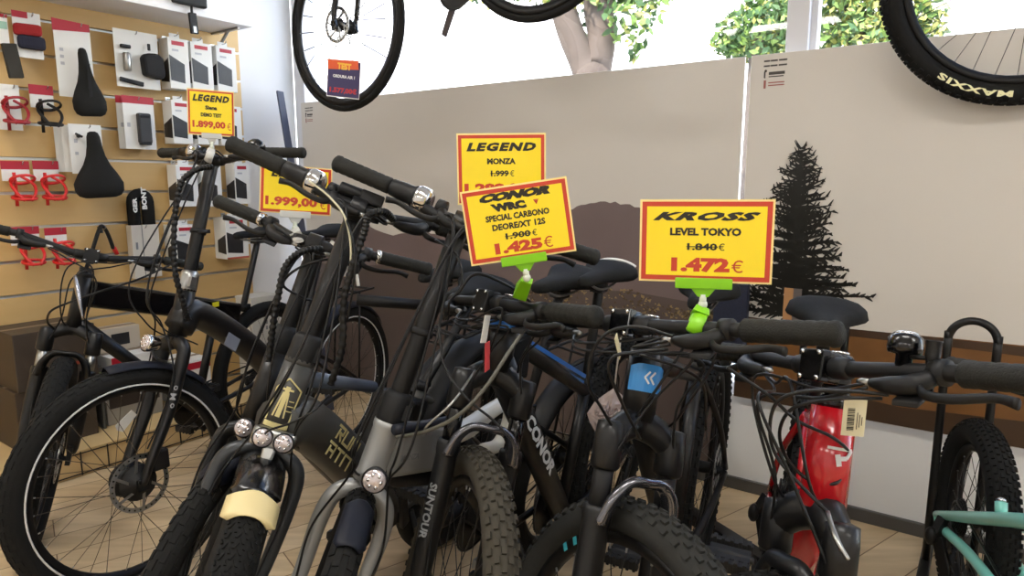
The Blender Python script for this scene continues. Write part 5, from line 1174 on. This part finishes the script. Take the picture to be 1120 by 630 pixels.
# folded tyre
e, W, H_, L = item('folded_tyre', 'black folded tyre with white lettering in a pale card sleeve', 'tyre', 143, 246, 173, 304, .09, .05, mat('pale_card_sleeve', (206, 200, 188), .65), None, 'folded tyre', .5, 'card_sleeve')
patch(e, 'printed_text', R4(.62, .92, .30, .36), L, GREYD); patch(e, 'printed_text', R4(.58, .92, .18, .23), L, GREYD); patch(e, 'printed_mark', R4(.12, .2, .55, .68), L, GREYD); patch(e, 'sleeve_fold', R4(.37, .40, 0, 1), L, GREYD)
mb = MB(); Wt = .052; TP = H_*.78
for (x, sgn) in ((-.034, 1),):
    pts = [L(.5, .3, -.025)+LWD*x, L(.5, 1.3, -.025)+LWD*x]
    arc = [L(.5, 1.0+TP/H_*.55, -.025)+LWD*(-.034*math.cos(t))+Z*(.034*math.sin(t)) for t in np.linspace(0, PI, 9)]
    tube(mb, [L(.5, .5, -.025)-LWD*.034]+arc+[L(.5, .5, -.025)+LWD*.034], .030, 12, None, 0, flat=.75, up=LWD)
tyo = mb.build('tyre', RUB, e)
mb = MB(); o = L(.5, 1.42, .0065)
text(mb, 'BONT', o+LWD*.004+Z*.020, -Z*-1, -LWD, .024, bold=.05, fit=.105); text(mb, 'GER', o-LWD*.040-Z*.012, Z, -LWD, .020, bold=.05, fit=.07); mb.build('tyre_lettering', WHITE, tyo)
# folded lock strap
e = empty('bicycle_lock', lw(*lwp(108, 248, .06), .05)); tag(e, 'black folding strap lock with red end hanging behind the leftmost handlebar', 'lock'); o = npa(e.location); p = lambda x, y: hit(x, y, LW0, LWN, .06)-o
mb = MB(); tube(mb, spline([p(92, 300), p(99, 280), p(108, 252), p(112, 247), p(118, 256), p(124, 272)], 5), .016, 8, None, 0, flat=.4, up=LWN); mb.build('strap', SOFT, e)
mb = MB(); tube(mb, spline([p(124, 270), p(128, 278)], 2), .018, 8, None, 0, flat=.45, up=LWN); mb.build('red_end', CR2, e)
hook(*lwp(110, 250, .03), .05, 'strap lock')
# shelf above the goods
SHELF = mat('white_shelf_laminate', (222, 224, 230), .4)
(sr, zr) = lwp(275, 31, .30); s_l = -.35; zz = zr+.02
e = empty('shelf', lw((sr+s_l)/2, zz, 0)); tag(e, 'white shelf along the top of the slatted wall', 'shelf')
mb = MB(); box(mb, LWN*.16, (sr-s_l, .032, .30), (LWD, Z, LWN)); mb.build('shelf_board', SHELF, e, .002)
mb = MB(); box(mb, LWN*.305+Z*.075, (sr-s_l, .18, .012), (LWD, Z, LWN)); mb.build('fascia', mat('white_shelf_front', (238, 238, 240), .4), e, .002)
for fx in (-.43, .46):
    mb = MB(); q = LWD*fx*(sr-s_l); beam(mb, q+LWN*.02-Z*.016, q+LWN*.26-Z*.016, .014, .02); beam(mb, q+LWN*.012-Z*.01, q+LWN*.012-Z*.16, .014, .014); beam(mb, q+LWN*.015-Z*.14, q+LWN*.17-Z*.02, .012, .012); mb.build('bracket', STEEL, e, .001)
mb = MB(); a_ = lwp(190, 0, .312)[0]-(sr+s_l)/2; box(mb, LWN*.3125+LWD*a_+Z*.05, (.05, .012, .001), (LWD, Z, LWN)); mb.build('price_strip', PLAS, e)
# black light unit hanging under the shelf
hp = lw(*lwp(206, 6, .33), .33); e = empty('hanging_clip', hp); tag(e, 'black strap clip hanging from the white shelf', 'clip')
o = hp; p = lambda x, y: hit(x, y, LW0, LWN, .33)-o
mb = MB(); box(mb, p(207, 0), (.16, .05, .03), (LWD, Z, LWN)); mb.build('clip_body', PLAS, e, .008)
mb = MB(); tube(mb, [p(209, 2), p(210, 16)], .006, 8); mb.build('stem', PLAS, e)
mb = MB(); a, b = p(210, 14), p(213, 37); beam(mb, a, b, .036, .014, None, 0, up=LWN); mb.build('strap', PLAS, e, .003)
mb = MB(); beam(mb, a*.35+b*.65+LWN*.008, a*.05+b*.95+LWN*.008, .014, .002, None, 0, up=LWN); mb.build('buckle', STEEL, e)
# plinth with boxes below
PLW = mat('pale_wood_plinth', (206, 178, 128), .5, vary=.08, vscale=6)
e = empty('plinth', lw(.0, 0, .235)); tag(e, 'low pale wooden display plinth under the slatted wall', 'plinth')
mb = MB(); box(mb, Z*.055, (1.4, .11, .40), (LWD, Z, LWN)); mb.build('deck', PLW, e, .003)
mb = MB(); q = LWN*.2035
for k in range(14): box(mb, q+LWD*(-.68+.104*k)+Z*.055, (.004, .10, .004), (LWD, Z, LWN))
for z in (.012, .098): box(mb, q+Z*z, (1.38, .004, .004), (LWD, Z, LWN))
mb.build('wire_grid', DARKST, e)
DBX = mat('dark_brown_carton', (66, 56, 46), .5, vary=.06)
def cbox(name, label, x0, x1, z0, z1, o0, o1, m, group='boxes on the plinth', band=None, bm_=None, cat='box'):
    e = empty(name, lw((x0+x1)/2, z0, (o0+o1)/2)); tag(e, label, cat, group); H_ = z1-z0
    mb = MB(); box(mb, Z*H_/2, (x1-x0, H_, o1-o0), (LWD, Z, LWN)); mb.build('carton_body', m, e, .003)
    mb = MB(); box(mb, Z*(H_+.0008)+LWN*0, (x1-x0-.004, .0012, .03), (LWD, Z, LWN)); mb.build('tape', mat('clear_tape', (120, 104, 84), .3), e)
    if band:
        mb = MB(); a, b, c, d = band; box(mb, LWN*((o1-o0)/2+.0006)+LWD*((a+b)/2-.5)*(x1-x0)+Z*(c+d)/2*H_, ((b-a)*(x1-x0), (d-c)*H_, .0012), (LWD, Z, LWN)); mb.build('printed_band', bm_, e)
    return e
s0, _ = lwp(8, 345, .28); s1, _ = lwp(52, 400, .28)
s1 = max(s1, s0+.30)
cbox('carton', 'upper dark brown carton of the two stacked on the plinth at the left', s0, s1, .365, .60, .04, .30, DBX, band=(.55, .95, .30, .36), bm_=mat('dull_red_print', (150, 60, 40), .5))
cbox('carton', 'lower dark brown carton of the two stacked on the plinth at the left', s0-.01, s1-.02, .1105, .364, .04, .29, DBX, band=(.3, .8, .2, .3), bm_=GREYD)
sa, _ = lwp(119, 392, .26); sb, _ = lwp(182, 375, .26)
GBX = mat('grey_carton', (150, 146, 136), .5)
cbox('carton', 'grey carton with dark print behind the wheel of the striped tyre', sa-.02, sb-.03, .1105, .36, .05, .24, GBX, band=(.05, .95, .3, .9), bm_=mat('dark_brown_print', (52, 44, 40), .5))
cbox('carton', 'flat white carton with red end on top of the grey carton', sa+.01, sb, .3605, .42, .05, .26, WHITE, band=(0, .28, .3, 1), bm_=REDH)
cbox('carton', 'beige carton with a dark round print leaning at the slatted wall', sa+.0, sb-.06, .4205, .53, .05, .14, mat('beige_carton', (196, 184, 166), .5), band=(.35, .75, .25, .75), bm_=DPIC)
cbox('carton', 'white carton with a red lid strip near the corner of the slatted wall', sb+.05, sb+.21, .1105, .33, .05, .26, WHITE, band=(0, 1, .8, .95), bm_=REDH)
cbox('carton', 'dark grey carton standing between the brown cartons and the grey carton', s1+.015, sa-.035, .1105, .40, .05, .26, mat('dark_grey_carton', (84, 84, 80), .5), band=(.1, .9, .6, .9), bm_=mat('green_grey_print', (140, 158, 120), .5))
e = empty('carton', (*(at(282, 335, 3.62)[:2]), 0)); tag(e, 'stack sized white carton on the floor by the grey corner wall', 'box')
mb = MB(); zt = at(282, 322, 3.62)[2]; box(mb, Z*zt/2, (.17, zt, .14), (LWD, Z, LWN)); mb.build('carton_body', mat('off_white_carton', (200, 198, 190), .5), e, .003)
mb = MB()
for k in range(5): box(mb, Z*(zt-.05-.03*k)+LWN*.0708, (.012, .02, .001), (LWD, Z, LWN))
mb.build('printed_text', GREYD, e)

# clear plastic wrapping hanging beside the black and blue bicycle
pm = bpy.data.materials.new('clear_plastic_wrap'); pm.use_nodes = True; t = pm.node_tree; pb = t.nodes['Principled BSDF']; pb.inputs['Base Color'].default_value = srgb(196, 178, 172); pb.inputs['Roughness'].default_value = .25
trn = t.nodes.new('ShaderNodeBsdfTransparent'); mxn = t.nodes.new('ShaderNodeMixShader'); mxn.inputs[0].default_value = .55
t.links.new(trn.outputs[0], mxn.inputs[1]); t.links.new(pb.outputs[0], mxn.inputs[2]); t.links.new(mxn.outputs[0], t.nodes['Material Output'].inputs[0])
e = empty('plastic_wrap', at(664, 475, 1.36)); tag(e, 'crumpled clear plastic wrap hanging left of the blue head badge', 'plastic wrap'); o = npa(e.location)
out = [(672, 424), (684, 436), (688, 455), (680, 474), (668, 484), (655, 478), (645, 462), (642, 452), (650, 440), (660, 432)]; cx, cy = 666, 455; V = []; Fs = []; rq = np.random.default_rng(5); nr = 6; m = len(out)*2
P2 = []
for i in range(len(out)):
    a, b_ = out[i], out[(i+1) % len(out)]; P2 += [a, ((a[0]+b_[0])/2, (a[1]+b_[1])/2)]
for sd in (1, -1):
    for r_ in range(nr+1):
        f = r_/nr
        for x, y in P2:
            dd = 1.36-sd*(.022*(1-f**2)+.010*rq.normal()*(1-f)); V.append(at(cx+(x-cx)*f, cy+(y-cy)*f, dd)-o)
N = (nr+1)*m
for q in (0, N):
    for r_ in range(nr):
        for k in range(m): Fs.append([q+r_*m+k, q+r_*m+(k+1) % m, q+(r_+1)*m+(k+1) % m, q+(r_+1)*m+k])
mb = MB(); mb.add(V, Fs, None, 0, False); mb.build('film', pm, e)
mb = MB(); tube(mb, [at(672, 425, 1.36)-o, at(676, 392, 1.28)-o, at(680, 362, 1.20)-o], .0018, 6); mb.build('string', WHITE, e)
